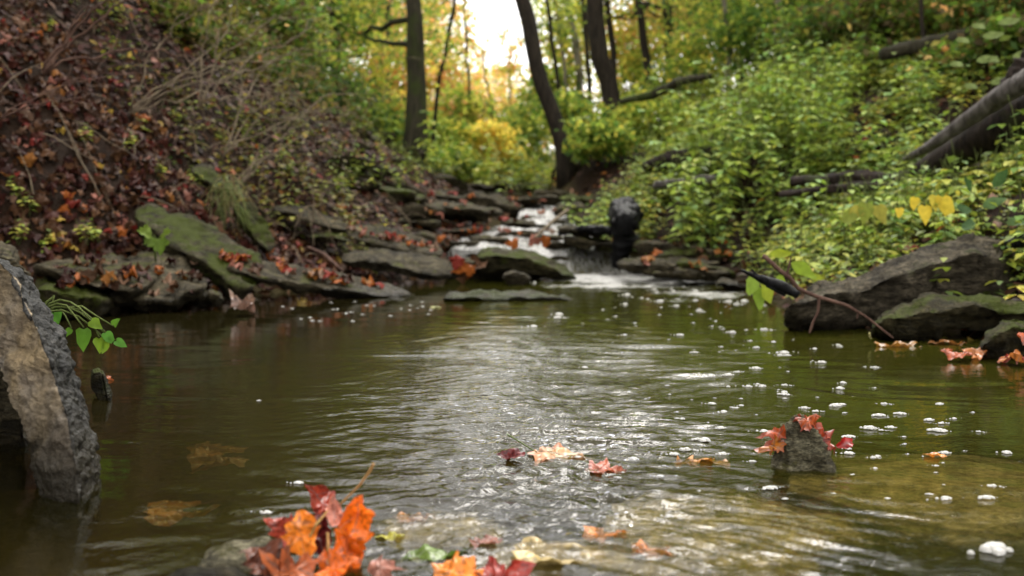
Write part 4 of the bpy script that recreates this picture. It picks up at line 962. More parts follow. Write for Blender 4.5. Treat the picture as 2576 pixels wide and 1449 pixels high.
# far wood that reads as one mass
acc = Acc(); r = np.random.default_rng(5)
for k in range(46):
    x = r.uniform(-26, 30); y = r.uniform(34, 62); z0 = float(H(x, y)); s = x / y
    top = 6.2 + abs(s + .012) * 16 if abs(s + .012) > .04 else r.uniform(3.4, 5.0)
    for hh in np.arange(.8, min(top, 12), 1.7):
        n = 330; pos, nrm, sp, sz, cl = cloud(r, (x, y, z0 + hh), (2.2, 2.0, 1.2), n, .30, {'orange': 3, 'yg': 3, 'gold': 1} if abs(s) < .15 else {'yg': 3, 'green': 2, 'orange': 1}, per=12)
        ok = corridor(pos)
        if ok.sum(): acc.add(*scatter(QL2, pos[ok], nrm[ok], sp[ok], sz[ok], cl[ok]))
kind(tag(obj('distant_wood', acc.mesh('distant_wood', M_leaf)), 'hazy orange and yellow wood closing the end of the valley', 'wood'), 'stuff')

# ------------------------------------------------------------------ herbs
def herb_arrays(seed, h=.3, nleaf=16, ls=.055, pal='herb', spread=.10, stems=3):
    r = np.random.default_rng(seed); S = Acc(); P, Nn, Sz, Cc = [], [], [], []
    for s in range(stems):
        tip = np.array([r.normal(0, spread), r.normal(0, spread), h * r.uniform(.7, 1.05)])
        W = wander((r.normal(0, .02), r.normal(0, .02), -.03), tip, 7, .02, r, .0); addtube(S, W, [.0032, .0012], 4, col=(.1, .15, .04))
        for q in range(nleaf // stems):
            t = r.uniform(.25, 1); p = W[min(6, int(t * 6))]; a = r.uniform(0, 6.28); el = r.uniform(.5, 1.4)
            P.append(p + np.array([math.cos(a), math.sin(a), 0]) * .01); Nn.append((-math.cos(a) * math.cos(el), -math.sin(a) * math.cos(el), math.sin(el))); Sz.append(ls * r.uniform(.6, 1.25) * (1.15 - .4 * t)); Cc.append(a)
    P = np.array(P); Nn = np.array(Nn); Sz = np.array(Sz); a = np.array(Cc)
    # leaf points outward: Y axis of the leaf along the outward direction
    out = np.stack([np.cos(a), np.sin(a), -.25 + 0 * a], -1); z = Nn - (Nn * out).sum(1, keepdims=True) * out / (out * out).sum(1, keepdims=True)
    z /= np.linalg.norm(z, axis=1, keepdims=True); yv = out / np.linalg.norm(out, axis=1, keepdims=True); xv = np.cross(yv, z)
    Rm = np.stack([xv, yv, z], -1); V, F = QL
    PP = np.einsum('nij,kj->nki', Rm, V) * Sz[:, None, None] + P[:, None]
    FF = (F[None] + (np.arange(len(P)) * len(V))[:, None, None]).reshape(-1, 3); C = np.repeat(cols(pal, len(P), r), len(V), 0)
    return S, PP.reshape(-1, 3), FF, C
protos = []
kinds = [(.26, 30, .060, {'herb': 3, 'yg': 1}, .09, 4), (.34, 40, .07, {'herb': 2, 'bright': 1}, .10, 5), (.20, 26, .045, {'herb': 2, 'bright': 1}, .08, 3), (.44, 50, .075, 'bright', .12, 5), (.30, 26, .10, {'herb': 1, 'yg': 1}, .1, 4),
         (.7, 90, .095, {'bright': 3, 'yg': 1}, .18, 6), (.9, 115, .10, {'bright': 3, 'herb': 1}, .18, 7), (.16, 16, .05, {'dgreen': 2, 'herb': 1}, .06, 3), (.5, 44, .06, {'olive': 3, 'herb': 1}, .16, 6)]
for k, (h, nl, ls, pal, sp, st) in enumerate(kinds):
    S, V, F, C = herb_arrays(900 + k, h, nl, ls, pal, sp, st)
    protos.append((S.mesh('stems', M_stem), mesh('foliage', V, F, M_herb, C), (V, F, C)))
HERB_NAMES = ['short leafy green herb', 'bushy mid-height green herb', 'small low green herb', 'fresh green upright herb', 'yellowish broad-leafed herb', 'tall bright green nettle', 'tallest bright green nettle', 'dark green low seedling', 'dull olive shrublet']
def plant(k, x, y, sc_, label, group, name='herb_plant', cat='plant'):
    t = thing(name, label, cat, (x, y, float(H(x, y))), group, (0, 0, random.uniform(0, 6.28)), sc_)
    obj('stems', protos[k][0], t); obj('foliage', protos[k][1], t); return t
def where_right(px, py, D):
    if D < 4: return 'behind the large rising slab'
    if px < 1560: return 'hanging over the upper falls' if py < 560 else 'beside the charred log'
    if D < 5.2: return 'at the right waterline left of the driftwood twig' if px < 2050 else 'behind the driftwood twig and slab'
    col = ['right of the charred log', 'under the brown fallen log', 'left of the long level log', 'below the long level log', 'under the massive fallen tree', 'at the right edge'][int(np.clip((px - 1560) // 170, 0, 5))]
    row = 'low ' if D < 6 else 'halfway up the bank ' if D < 7 else 'high on the bank ' if D < 8.3 else 'far up the bank '
    return row + col
cnt = 0; placed = []
r = np.random.default_rng(77)
while cnt < 190:
    Yp = 3.3 + r.uniform(0, 1) ** 1.1 * 6.2; xr = float(np.interp(Yp, YK, XRK)); Xp = xr + .06 + r.uniform(0, 1) * (.35 + .38 * Yp)
    if Yp < 3.9 and Xp < 1.65: continue
    px, py = proj(np.array([[Xp, Yp, float(H(Xp, Yp)) + .15]])); px, py = px[0], py[0]
    if px > 2640 or px < 1400: continue
    if any((Xp - a) ** 2 + (Yp - b) ** 2 < .12 ** 2 for a, b in placed): continue
    placed.append((Xp, Yp)); edge = Xp - xr < .45
    k = int(r.choice([0, 2, 4, 7])) if edge else int(r.choice([0, 1, 3, 4, 2]))
    plant(k, Xp, Yp, r.uniform(.7, 1.1), f'{HERB_NAMES[k]} {where_right(px, py, Yp)}', 'green herbs on the right bank'); cnt += 1
for k in range(40):                                        # the tall nettle mass
    px = 1700 + (k % 5 + random.random()) * 86; Yp = 6.6 + (k // 5 + random.random()) * .3; p = at(px, 400, Yp)
    plant(random.choice([5, 6, 6]), p[0], Yp, random.uniform(.8, 1.15), ('tall' if (k // 5) % 2 else 'very tall') + ' green nettle, ' + ['front row', 'second row', 'third row', 'back row'][k // 10] + ', ' + ['left end', 'left of middle', 'middle', 'right of middle', 'right end'][k % 5] + ' of the nettle mass',
          'nettles in the tall green mass', 'nettle')
for k, (px, Yp) in enumerate([(1470, 8.4), (1500, 8.0), (1450, 8.9), (1520, 7.6), (1440, 7.9), (1485, 7.3), (1540, 8.2), (1580, 7.4)]):   # herbs hanging over the upper falls
    p = at(px, 500, Yp); plant(3, p[0], Yp, .8, 'fresh green herb arching over the upper falls left of the charred log', 'green herbs arching over the falls')
gl = [(45, 480), (70, 520), (40, 590), (110, 615), (400, 430), (490, 440), (245, 585), (215, 590), (640, 410), (700, 400), (730, 420), (560, 340), (620, 330), (445, 290), (210, 340), (320, 360), (120, 60), (500, 450), (860, 470), (940, 440), (1000, 450), (1050, 440), (900, 420), (970, 410), (1030, 400)]
for k, (px, py) in enumerate(gl):                          # seedlings of the left bank
    bpy.context.view_layer.update(); loc, nr = drop(px, py + 20)
    if loc.y < 3: continue
    t = thing('seedling', ['small fresh green seedling', 'tiny green seedling', 'dark green broad seedling'][k % 3] + (' in the leaf litter, left bank' if px < 300 else ' above the slanting mossy slab' if px < 600 else ' among twigs mid left bank' if px < 800 else ' in the green clump under the flared-base tree'),
              'plant', tuple(loc), 'seedlings on the left bank', (0, 0, k), (.42 if px < 600 else .6) * (1.5 if px > 800 else 1))
    kk = 4 if px < 600 else (0 if k % 2 else 1); obj('stems', protos[kk][0], t); obj('foliage', protos[kk][1], t)
for k in range(44):
    px = random.uniform(1950, 2600); Yp = random.uniform(4.3, 5.3); p = at(px, 500, Yp); kk = random.choice([3, 1, 4, 0])
    if p[0] < np.interp(Yp, YK, XRK) + .1: continue
    plant(kk, p[0], Yp, random.uniform(.7, 1.05), f"{HERB_NAMES[kk]} " + ('at the right edge under the massive fallen tree' if px > 2400 else 'in front of the long level log' if px > 2180 else 'left of the long level log'), 'herbs in front of the fallen logs')
# ground cover between them
acc = Acc(); r = np.random.default_rng(31)
def cover(nr_, xf, pk, srange=(.6, 1.1), dull=1.0):
    for _ in range(nr_):
        X_, Y_ = xf()
        if vnoise(X_ * 1.6, Y_ * 1.1, 13) < -.32: continue
        V, F, C = protos[pk[r.integers(0, len(pk))]][2]; a = r.uniform(0, 6.28); s = r.uniform(*srange)
        c, s_ = math.cos(a), math.sin(a); W = V @ np.array([[c, s_, 0], [-s_, c, 0], [0, 0, 1]]) * s + np.array([X_, Y_, float(H(X_, Y_)) - .03])
        acc.add(W, F, C * dull * r.uniform(.5, 1.2) * (np.array([1.15, 1, 1]) if r.uniform() < .4 else 1))
def fr():
    Y_ = 3.2 + r.uniform(0, 1) * 11; return float(np.interp(Y_, YK, XRK)) + .05 + r.uniform(0, 1) * (.6 + .55 * Y_), Y_
def fnear():
    Y_ = 4.2 + r.uniform(0, 1) * 3.4; return float(np.interp(Y_, YK, XRK)) + .03 + abs(r.normal(0, .5)), Y_
cover(1350, fr, [0, 1, 2, 3, 4, 4])
def fslope():
    Y_ = 6 + r.uniform(0, 1) * 9; return Y_ * r.uniform(.26, .42), Y_
cover(360, fslope, [1, 3, 3, 4], (.8, 1.3))
cover(90, lambda: (lambda a: (a * r.uniform(.16, .3), a))(6.4 + r.uniform(0, 1) * 4), [5, 3], (.7, 1.0)); cover(330, fnear, [2, 7, 0], (.5, .9))
def flog():
    Y_ = 7 + r.uniform(0, 1) * 3.6; return float(np.interp(Y_, YK, XRK)) + .12 + r.uniform(0, 1) * 1.3, Y_
cover(190, flog, [0, 1, 3, 7, 2], (.6, 1.0))
def fl_():
    Y_ = 6.5 + r.uniform(0, 1) * 9; return float(np.interp(Y_, YK, XLK)) - .15 - r.uniform(0, 1) * (1 + .2 * Y_), Y_
cover(400, fl_, [7, 0, 2], (.5, 1.1), .8)
def fl2():
    Y_ = 5.4 + r.uniform(0, 1) * 4; X_ = float(np.interp(Y_, YK, XLK)) - .5 - r.uniform(0, 1) * 3
    return (X_, Y_) if vnoise(X_ * 1.3, Y_ * 1.3, 8) > -.2 else fl2()
cover(230, fl2, [7, 7, 8], (.35, .9), .75)
def fl3():
    Y_ = 6 + r.uniform(0, 1) * 5; return -Y_ * r.uniform(.14, .42), Y_
cover(200, fl3, [8, 8, 7], (.7, 1.3), .8)
def fv():
    Y_ = 11 + r.uniform(0, 1) * 16; return r.uniform(-4, 7) * (Y_ / 16), Y_
cover(700, fv, [3, 4, 5, 1], (1, 1.5))
kind(tag(obj('ground_cover', acc.mesh('ground_cover', M_herb)), 'low green ground cover filling the banks of the stream', 'ground cover'), 'stuff')

# ------------------------------------------------------------------ single plants that stand out
def custom_plant(name, label, base, leaves, colr, outline=HEART, mat=M_herb, stemcol=None, cat='plant'):
    """leaves: (x, y, D, size, dir angle in the picture plane, tilt)"""
    base = np.array(base, float); t = thing(name, label, cat, tuple(base)); S = Acc()
    for i, (x, y, D, size, ang, tilt) in enumerate(leaves):
        p = at(x, y, D) - base
        W = wander((0, 0, 0), p, 6, .01, np.random.default_rng(i), .03); addtube(S, W, [.003, .0015], 5)
        V, F = leaf_geo(outline, .2, i, size, .3); V = V + np.array([0, .4 * size, 0])
        yv = np.array([math.cos(ang), -tilt, math.sin(ang)]); yv /= np.linalg.norm(yv); z = np.array([0, -1, .5]); z = z - z @ yv * yv; z /= np.linalg.norm(z); xv = np.cross(yv, z)
        V = V @ np.stack([xv, yv, z], 0) + p
        c = np.array(colr[i % len(colr)]); obj('leaf', mesh('leaf', V, F, mat, np.broadcast_to(c, (len(V), 3))), t)
    obj('stem', S.mesh('stem', M_stem), t); return t
dn = -math.pi / 2
custom_plant('yellow_leafed_plant', 'plant with large drooping yellow heart-shaped leaves among right bank herbs', at(2330, 560, 3.9),
   [(2303, 495, 3.8, .055, dn - .2, .2), (2325, 515, 3.75, .070, dn, .2), (2352, 490, 3.75, .06, dn - .1, .2), (2368, 492, 3.75, .078, dn + .1, .2), (2260, 522, 3.8, .045, dn, .2)], [(.60, .46, .04), (.66, .50, .05), (.52, .43, .05)])
custom_plant('pale_yellow_leafed_plant', 'pale yellow-green leafed plant left of the big yellow leaves', at(2190, 560, 4.1),
   [(2165, 520, 4, .08, dn - .6, .2), (2180, 508, 4, .085, dn - .2, .2), (2205, 515, 4, .08, dn + .3, .2), (2150, 535, 4, .07, dn - 1, .2)], [(.30, .28, .04), (.2, .24, .03)])
custom_plant('lime_leafed_plant', 'bright lime leaves hanging over the water beside the driftwood twig', at(1960, 700, 3.9),
   [(1935, 640, 3.8, .09, 0.1, .4), (1990, 660, 3.8, .11, -.6, .4), (1900, 690, 3.8, .10, dn - .4, .5), (1930, 700, 3.8, .10, dn - .2, .5), (1960, 690, 3.8, .08, dn, .4), (1905, 720, 3.8, .09, dn, .4), (2030, 690, 3.8, .07, -.4, .4)],
   [(.28, .34, .02), (.22, .32, .02), (.2, .3, .03)], OVAL)
custom_plant('broad_leafed_plant', 'broad blue-green leafed plant at right edge above the large rising slab', at(2470, 590, 3.8),
   [(2440, 530, 3.6, .085, math.pi - .1, .6), (2470, 520, 3.6, .085, .4, .6), (2500, 470, 3.6, .08, 1.2, .6), (2450, 560, 3.6, .08, math.pi + .3, .6), (2530, 560, 3.6, .085, 0, .6), (2440, 480, 3.6, .07, 2.2, .6)],
   [(.07, .13, .05), (.10, .17, .06), (.05, .10, .03)], OVAL)
custom_plant('maple_seedling', 'green lobed seedling drooping beside the slanting mossy slab', at(392, 660, 3.95),
   [(380, 585, 3.9, .065, math.pi - .2, .9), (383, 595, 3.9, .045, dn - .7, .5), (412, 588, 3.9, .06, .1, .9), (402, 600, 3.9, .075, dn + .1, .3)], [(.13, .19, .02), (.10, .16, .02)], MAPLE)
for k, (x, y) in enumerate([(2470, 95), (2455, 155), (2510, 60), (2545, 145), (2490, 210)]):
    custom_plant('round_leafed_seedling', ['round pale green leaf pair high on right slope', 'wide pale green leaf above the dark fallen log', 'pale leaf pair near top right corner', 'green leaf at right edge over the log', 'small leaf pair behind log'][k],
      at(x, y + 60, 5.8), [(x, y, 5.6, .12, .2, .4), (x - 30, y + 8, 5.6, .10, math.pi, .4)], [(.2, .26, .08)], OVAL)
# green sprig dipping into the pool beside the left boulder
custom_plant('water_edge_sprig', 'green sprig with drooping heart leaves dipping into pool beside left boulder', at(110, 790, 2.0),
   [(138, 778, 2.0, .048, dn, .1), (211, 824, 1.95, .042, dn, .1), (228, 806, 1.95, .028, -.6, .1), (265, 835, 1.95, .026, dn + .5, .1), (285, 820, 1.95, .022, .8, .1), (250, 848, 1.95, .028, dn, .1), (290, 855, 1.95, .024, -.5, .1), (180, 826, 2, .02, dn - .6, .1), (270, 858, 1.95, .022, dn - .3, .1)],
   [(.09, .24, .03), (.10, .22, .02), (.16, .26, .02)])

# ------------------------------------------------------------------ logs, twigs, driftwood
def log(name, label, pts, rad, mat, seed=0, ns=20, rough=.26, cat='log', n=40):
    acc = Acc(); P = resample(np.array(pts), n); addtube(acc, P, rad, ns, seed, rough)
    o = obj(name, acc.mesh(name, mat, True)); return tag(o, label, cat)
log('charred_log', 'charred black log end pointing at viewer above right side of falls', [at(1570, 566, 6.62), at(1571, 560, 6.66), at(1572, 550, 6.85), at(1570, 532, 7.35)], [.070, .100, .108, .10], M_black, 1, 48, .22)
log('log_prop', 'black rotten stub holding up the charred log', [at(1572, 590, 6.85), at(1560, 640, 6.9), at(1552, 690, 6.95)], [.09, .06, .035], M_black, 2, 16, .25)
log('driftwood_ledge', 'black driftwood lying beside the charred log over the falls', [at(1405, 590, 7.1), at(1470, 575, 7.0), at(1540, 580, 6.9)], [.012, .026, .035], M_black, 3, 14, .4)
log('fallen_log', 'brown fallen log with leaves on it behind the upper falls, right bank', [at(1630, 420, 8.6), at(1680, 405, 8.3), at(1790, 385, 8.2)], [.05, .075, .06], M_log, 4)
log('fallen_log', 'lower thin fallen log under the brown log', [at(1650, 466, 7.6), at(1700, 462, 7.4), at(1800, 448, 7.2)], [.03, .035, .03], M_greylog, 5)
log('fallen_log', 'long dark log lying level in the right bank herbs', [at(1990, 458, 6.2), at(2150, 452, 6.0), at(2330, 460, 5.6), at(2480, 490, 5.3)], [.03, .05, .055, .05], M_log, 6)
log('fallen_log', 'second dark log below the long level log', [at(1960, 490, 6), at(2150, 470, 5.9), at(2300, 470, 5.6)], [.02, .03, .02], M_log, 7)
log('fallen_tree', 'massive dark fallen trunk sloping in from the right edge', [at(2290, 450, 5.6), at(2420, 380, 5.2), at(2540, 310, 4.9), at(2720, 230, 4.6)], [.05, .085, .10, .115], M_log, 8, 30, .10)
log('fallen_limb', 'weathered grey limb lying along top of the massive trunk', [at(2275, 402, 5.3), at(2340, 368, 5.1), at(2430, 305, 4.9), at(2520, 240, 4.7), at(2640, 170, 4.5)], [.015, .03, .035, .05, .06], M_greylog, 9, 16, .15)
log('root_plate', 'reddish brown torn root mass at right edge above the fallen trunk', [at(2530, 235, 5.2), at(2580, 200, 5.2), at(2650, 150, 5.2)], [.05, .10, .13], M_log, 10, 24, .35)
log('mossy_log', 'mossy green log lying on the upper right slope', [at(2215, 138, 8.2), at(2300, 120, 8.2), at(2400, 95, 8.2), at(2490, 62, 8.2)], [.05, .06, .05, .03], M_barkg, 11, 14, .2)
log('mossy_limb', 'curving mossy limb lying above the ferns right of the thickest trunk', [at(1560, 255, 11.5), at(1640, 240, 11.3), at(1710, 205, 11), at(1790, 190, 11)], [.03, .05, .05, .03], M_barkg, 12, 12, .2)
log('driftwood', 'dark driftwood piece reaching in at right edge behind large slab', [at(2530, 615, 3.5), at(2600, 600, 3.5)], [.015, .03], M_black, 13, 12, .2)
log('stick', 'pale stick slanting across the white rapids', [at(1345, 598, 7.0), at(1385, 562, 7.2), at(1428, 528, 7.5)], [.008, .012, .015], M_twig, 14, 8, .1, 'stick')
# twig over the right shore
def twig(name, label, main, rad, offs, mat, cat='twig'):
    base = np.array(main[0]); t = thing(name, label, cat, tuple(base)); a = Acc(); addtube(a, resample(np.array(main), 24) - base, rad, 8, 1, .15); obj('stem', a.mesh('stem', mat, True), t)
    for q, (pts, rr) in enumerate(offs):
        a = Acc(); addtube(a, resample(np.array(pts), 10) - base, rr, 6, q, .15); obj('side_twig', a.mesh('side_twig', mat, True), t)
    return t
T_ = lambda x, y: at(x, y, 2.95)
twig('bare_twig', 'long bare brown twig dipping into the pool in front of large rising slab', [T_(1920, 643), T_(1960, 680), T_(1988, 700), T_(2010, 728), T_(2060, 748), T_(2130, 768), T_(2180, 798), T_(2246, 850)], [.0068, .006, .005, .003],
     [([T_(2060, 748), T_(2058, 785), T_(2045, 810), T_(2036, 838)], [.004, .0035]), ([T_(1980, 696), T_(1984, 668), T_(1990, 648)], [.004, .002]), ([T_(2158, 786), T_(2156, 802)], [.003, .002]), ([T_(1975, 694), T_(1990, 662)], [.003, .0015])], M_twigr)
twig('driftwood_fork', 'black splintered driftwood fork behind the bare brown twig', [T_(2020, 745) + [0, .05, 0], T_(1975, 722) + [0, .06, 0], T_(1930, 705) + [0, .07, 0], T_(1878, 682) + [0, .08, 0]], [.014, .018, .012, .003],
     [([T_(1925, 705) + [0, .07, 0], T_(1905, 680) + [0, .07, 0]], [.007, .002]), ([T_(1990, 745) + [0, .06, 0], T_(1940, 722) + [0, .06, 0]], [.007, .004])], M_black, 'driftwood')
# bare shrubs on the left bank
def bare_shrub(label, base, tips, D, r0, seed, mat=M_twig, sub=4):
    r = np.random.default_rng(seed); base = np.array(base); r0 = r0 * .72; t = thing('bare_shrub', label, 'shrub', tuple(base), 'bare twiggy shrubs on the left bank')
    for (x, y, dd) in tips:
        tip = at(x, y, D + dd); L = np.linalg.norm(tip - base); P = wander(base, tip, 18, .07 * L, r, .14 * L); a = Acc(); addtube(a, P - base, [r0, r0 * .7, r0 * .25], 6); 
        for q in range(sub):
            i = r.integers(5, 16); d = (P[min(17, i + 2)] - P[i]); d /= np.linalg.norm(d); e = P[i] + (d + r.normal(0, .55, 3)) * L * r.uniform(.15, .4)
            W = wander(P[i], e, 9, .03 * L, r, .03); addtube(a, W - base, [r0 * .4, r0 * .12], 5)
            for _ in range(2):
                j = r.integers(2, 8); e2 = W[j] + r.normal(0, .10, 3) * L * .8; addtube(a, wander(W[j], e2, 5, .02, r) - base, [r0 * .2, r0 * .08], 4)
        obj('twig', a.mesh('twig', mat), t)
bare_shrub('arching bare shrub with long twigs reaching right over left bank', at(330, 285, 5.0), [(880, 215, .5), (760, 150, .2), (640, 40, .2), (560, 10, 0), (820, 290, .4), (700, 230, .3)], 5.2, .0075, 1)
bare_shrub('bare shrub with thick dark stems near top left corner', at(110, 190, 4.4), [(470, -40, .3), (360, -30, 0), (260, 20, 0), (500, 160, .2)], 4.4, .010, 2, M_twigr)
bare_shrub('tangled bare shrub in the middle of the left bank', at(560, 400, 5.6), [(930, 250, .6), (880, 310, .5), (700, 180, .3), (800, 190, .3), (620, 150, .2), (960, 330, .9)], 5.9, .006, 3)
bare_shrub('low bare shrub spreading above the mossy slab', at(600, 470, 5.6), [(930, 380, .8), (860, 330, .5), (740, 330, .3), (790, 400, .4), (700, 430, .2)], 5.9, .005, 4)
bare_shrub('upper bare shrub against the green saplings', at(500, 270, 6.3), [(850, 90, .6), (760, 20, .4), (650, -30, .3), (560, -40, .1), (930, 170, .9)], 6.6, .008, 5)
bare_shrub('thin bare twigs at left edge over the maroon litter', at(0, 300, 3.8), [(330, 190, .2), (280, 260, .2), (430, 200, .4)], 3.9, .0045, 6, M_twigr, 3)
bare_shrub('grey root tangle hanging under the left bank edge', at(770, 520, 6.0), [(790, 620, -.1), (850, 640, -.1), (740, 600, 0), (880, 560, 0)], 5.9, .006, 7)
log('stick', 'brown broken stick lying by roots above the long grey slab', [at(775, 622, 5.4), at(815, 640, 5.3), at(860, 680, 5.2)], [.008, .012, .006], M_twigr, 15, 8, .1, 'stick')
log('stick', 'dry stalk standing on the left bank above the slabs', [at(788, 560, 5.8), at(790, 500, 5.8), at(782, 470, 5.8)], [.005, .004, .002], M_twig, 16, 6, .1, 'stick')

acc = Acc(); r = np.random.default_rng(44)
for k in range(380):
    Y_ = 3.2 + r.uniform(0, 1) * 6.5; X_ = float(np.interp(Y_, YK, XLK)) - .1 - r.uniform(0, 1) * 3.6; a = r.uniform(0, 3.14); L_ = r.uniform(.08, .5)
    p0 = np.array([X_, Y_, float(H(X_, Y_)) + .03]); x1, y1 = X_ + L_ * math.cos(a), Y_ + L_ * math.sin(a)
    p1 = np.array([x1, y1, float(H(x1, y1)) + r.uniform(.02, .15)]); addtube(acc, wander(p0, p1, 6, .02, r, .02), [r.uniform(.0015, .0045), .001], 4)
kind(tag(obj('twig_litter', acc.mesh('twig_litter', M_twig)), 'fine dead twigs strewn through the leaf litter on left bank', 'twigs'), 'stuff')

# dry grass tuft hanging over the narrow mossy slab
acc = Acc(); r = np.random.default_rng(3); b0 = at(575, 478, 5.4)
for k in range(90):
    b = b0 + r.normal(0, .04, 3); e = b + np.array([r.normal(.02, .07), r.normal(-.04, .03), -r.uniform(.06, .24)]); m_ = (b + e) / 2 + [0, -.03, .05]
    addtube(acc, resample(np.array([b, m_, e]), 6), [.0022, .0008], 3, col=(.2, .25, .08) if k % 3 else (.3, .26, .1))
tag(obj('grass_tuft', acc.mesh('grass_tuft', M_herb)), 'hanging tuft of pale green grass above narrow mossy slab', 'grass')

# ------------------------------------------------------------------ foreground leaf cluster
def leaf3(name, parent, p, yv, z, size, outline, col, seed, curl=.3, fold=.2, base_off=.4, edge=None, sub=1):
    V, F = leaf_geo(outline, curl, seed, 1.0, fold)
    V = V + np.array([0, .4 - (0 if base_off else .0), 0])
    for _ in range(sub):                                  # refine each triangle so the blade bends smoothly
        n = len(V); E = {}; nV = list(V); nF = []
        def md(a, b):
            k = (min(a, b), max(a, b))
            if k not in E: E[k] = len(nV); nV.append((V[a] + V[b]) / 2)
            return E[k]
        for a, b, c in F:
            ab, bc, ca = md(a, b), md(b, c), md(c, a); nF += [(a, ab, ca), (ab, b, bc), (ca, bc, c), (ab, bc, ca)]
        V, F = np.array(nV), np.array(nF)
    V[:, :2] += .035 * np.stack([vnoise(V[:, 1] * 9 + seed, V[:, 0] * 4), vnoise(V[:, 0] * 9, V[:, 1] * 4 + seed)], -1)
    V[:, 2] += .08 * fbm(V[:, 0] * 5 + seed, V[:, 1] * 5, 0, 3) + .30 * curl * np.sin(V[:, 1] * 3.2 + seed) * np.abs(V[:, 0])
    d = np.abs(V[:, 0]) + np.abs(V[:, 1] - .5) * .6; vein = (np.abs(V[:, 0]) < .014)
    if outline is MAPLE:
        for a_ in (.62, 1.15):
            vein |= np.abs(np.abs(V[:, 0]) * math.cos(a_) - V[:, 1] * math.sin(math.pi / 2 - a_) * math.tan(a_) * 0 - (V[:, 1]) * math.sin(a_)) < .014
    c = np.array(col)[None] * (1 + .28 * fbm(V[:, 0] * 4 + seed, V[:, 1] * 4, 0, 3))[:, None]
    if edge is not None:
        f = np.clip((d - .25) * 2.2 + .4 * fbm(V[:, 0] * 6, V[:, 1] * 6 + seed, 0, 2), 0, 1)[:, None]; c = c * (1 - f) + np.array(edge)[None] * f
    spot = vnoise(V[:, 0] * 17 + seed, V[:, 1] * 17) > .55
    c = np.where(spot[:, None], c * .45, c); c = np.where(vein[:, None], c * .6 + .06, c)
    yv = np.array(yv, float); yv /= np.linalg.norm(yv); z = np.array(z, float); z = z - z @ yv * yv; z /= np.linalg.norm(z); xv = np.cross(yv, z)
    V = (V * size) @ np.stack([xv, yv, z], 0) + np.array(p)
    return obj(name, mesh(name, V, F, M_wetn, np.clip(c, 0, 1), True), parent)
M_wetn = leaf_mat('bright_wet_leaf', .32, .3, .5, .12)
KB = at(810, 1440, 1.04)
GL = 'leaves piled at bottom left of the pool'
def near_leaf(label, x, y, D, ang, lean, size, outline, col, seed, edge=None, curl=.35, fold=.25, z=(0, -1, .35)):
    """x, y: stalk end of the blade; ang: direction of the tip in the picture"""
    p = at(x, y, D); t = tag(obj('maple_leaf', None, loc=tuple(p)), label, 'leaf', GL)
    leaf3('blade', t, (0, 0, 0), (math.cos(ang), lean, math.sin(ang)), z, size, outline, col, seed, curl * 1.7, fold * 1.2, edge=edge, sub=3); return t, p
up = math.pi / 2
M1 = LEAFV
near_leaf('dark red pointed leaf at top of the orange cluster', 850, 1300, 1.08, math.pi - .75, .15, .050, RAG, (.30, .04, .02), 1, (.16, .02, .015))
near_leaf('small pink curled leaf in centre of the orange cluster', 845, 1325, 1.03, up + .1, .1, .034, OVAL, (.62, .24, .17), 2, None, .2, .5)
near_leaf('bright orange upright leaf on right of the cluster', 880, 1400, 1.03, up - .15, .1, .062, RAG, (.80, .17, .012), 3, (.70, .12, .01))
near_leaf('deep orange drooping leaf at right of the cluster', 865, 1330, 1.02, dn + .18, -.1, .058, OVAL, (.80, .15, .012), 4, (.6, .08, .01), .4, .5)
near_leaf('red-orange leaf tip rising at upper right of the cluster', 872, 1320, 1.05, up - .5, .1, .034, OVAL, (.72, .15, .02), 5)
near_leaf('orange yellow upright leaf at left of the cluster', 765, 1405, 1.00, up + .12, .1, .056, RAG, (.78, .24, .03), 6, (.8, .2, .02), .2, .3)
near_leaf('salmon red lobed leaf at left side of the cluster', 750, 1360, 1.03, math.pi - .55, .1, .044, MAPLE, (.42, .07, .04), 7, (.4, .06, .04))
near_leaf('brown curled leaf at bottom left of the cluster', 740, 1370, 1.0, dn - .45, -.2, .062, OVAL, (.26, .09, .045), 8, (.18, .06, .04), .5, .6)
near_leaf('black rotten leaf behind the left of the cluster', 800, 1330, 1.10, math.pi + .15, .1, .055, MAPLE, (.012, .008, .007), 9)
near_leaf('maroon leaf folded inside the cluster', 815, 1400, 1.05, up + .2, .2, .048, OVAL, (.12, .012, .012), 10, None, .4, .6)
near_leaf('orange leaf lying at foot of the cluster', 800, 1450, .98, .3, .2, .045, MAPLE, (.75, .16, .02), 11, None, .3, .3, (0, -.6, 1))
near_leaf('second orange leaf at foot of the cluster on left', 790, 1455, .98, math.pi - .2, .1, .05, MAPLE, (.5, .14, .05), 12, None, .3, .3, (0, -.6, 1))
near_leaf('brown leaf between cluster and bottom edge', 690, 1440, .99, 2.6, .1, .045, MAPLE, (.14, .05, .03), 13, None, .3, .3, (0, -.6, 1))
near_leaf('pinkish brown leaf right of the cluster foot', 935, 1450, .99, .4, .2, .035, MAPLE, (.4, .17, .12), 14, None, .3, .3, (0, -.5, 1))
near_leaf('orange leaf lying at bottom centre edge of the picture', 1090, 1455, .99, .15, .1, .055, MAPLE, (.8, .25, .03), 15, None, .2, .3, (0, -.4, 1))
near_leaf('dark red leaf lying at bottom edge right of the orange leaf', 1200, 1465, .985, .2, .1, .06, MAPLE, (.3, .03, .02), 16, None, .2, .2, (0, -.4, 1))
tag(log('petiole', 'long curved tan leaf stalk rising from the orange cluster', [at(820, 1300, 1.04), at(870, 1255, 1.04), at(905, 1220, 1.04), at(930, 1185, 1.04), at(940, 1166, 1.04)], [.0011, .0011, .0018], M_petiole, 1, 6, 0, 'leaf stalk'), 'long curved tan leaf stalk rising from the orange cluster', 'leaf stalk')
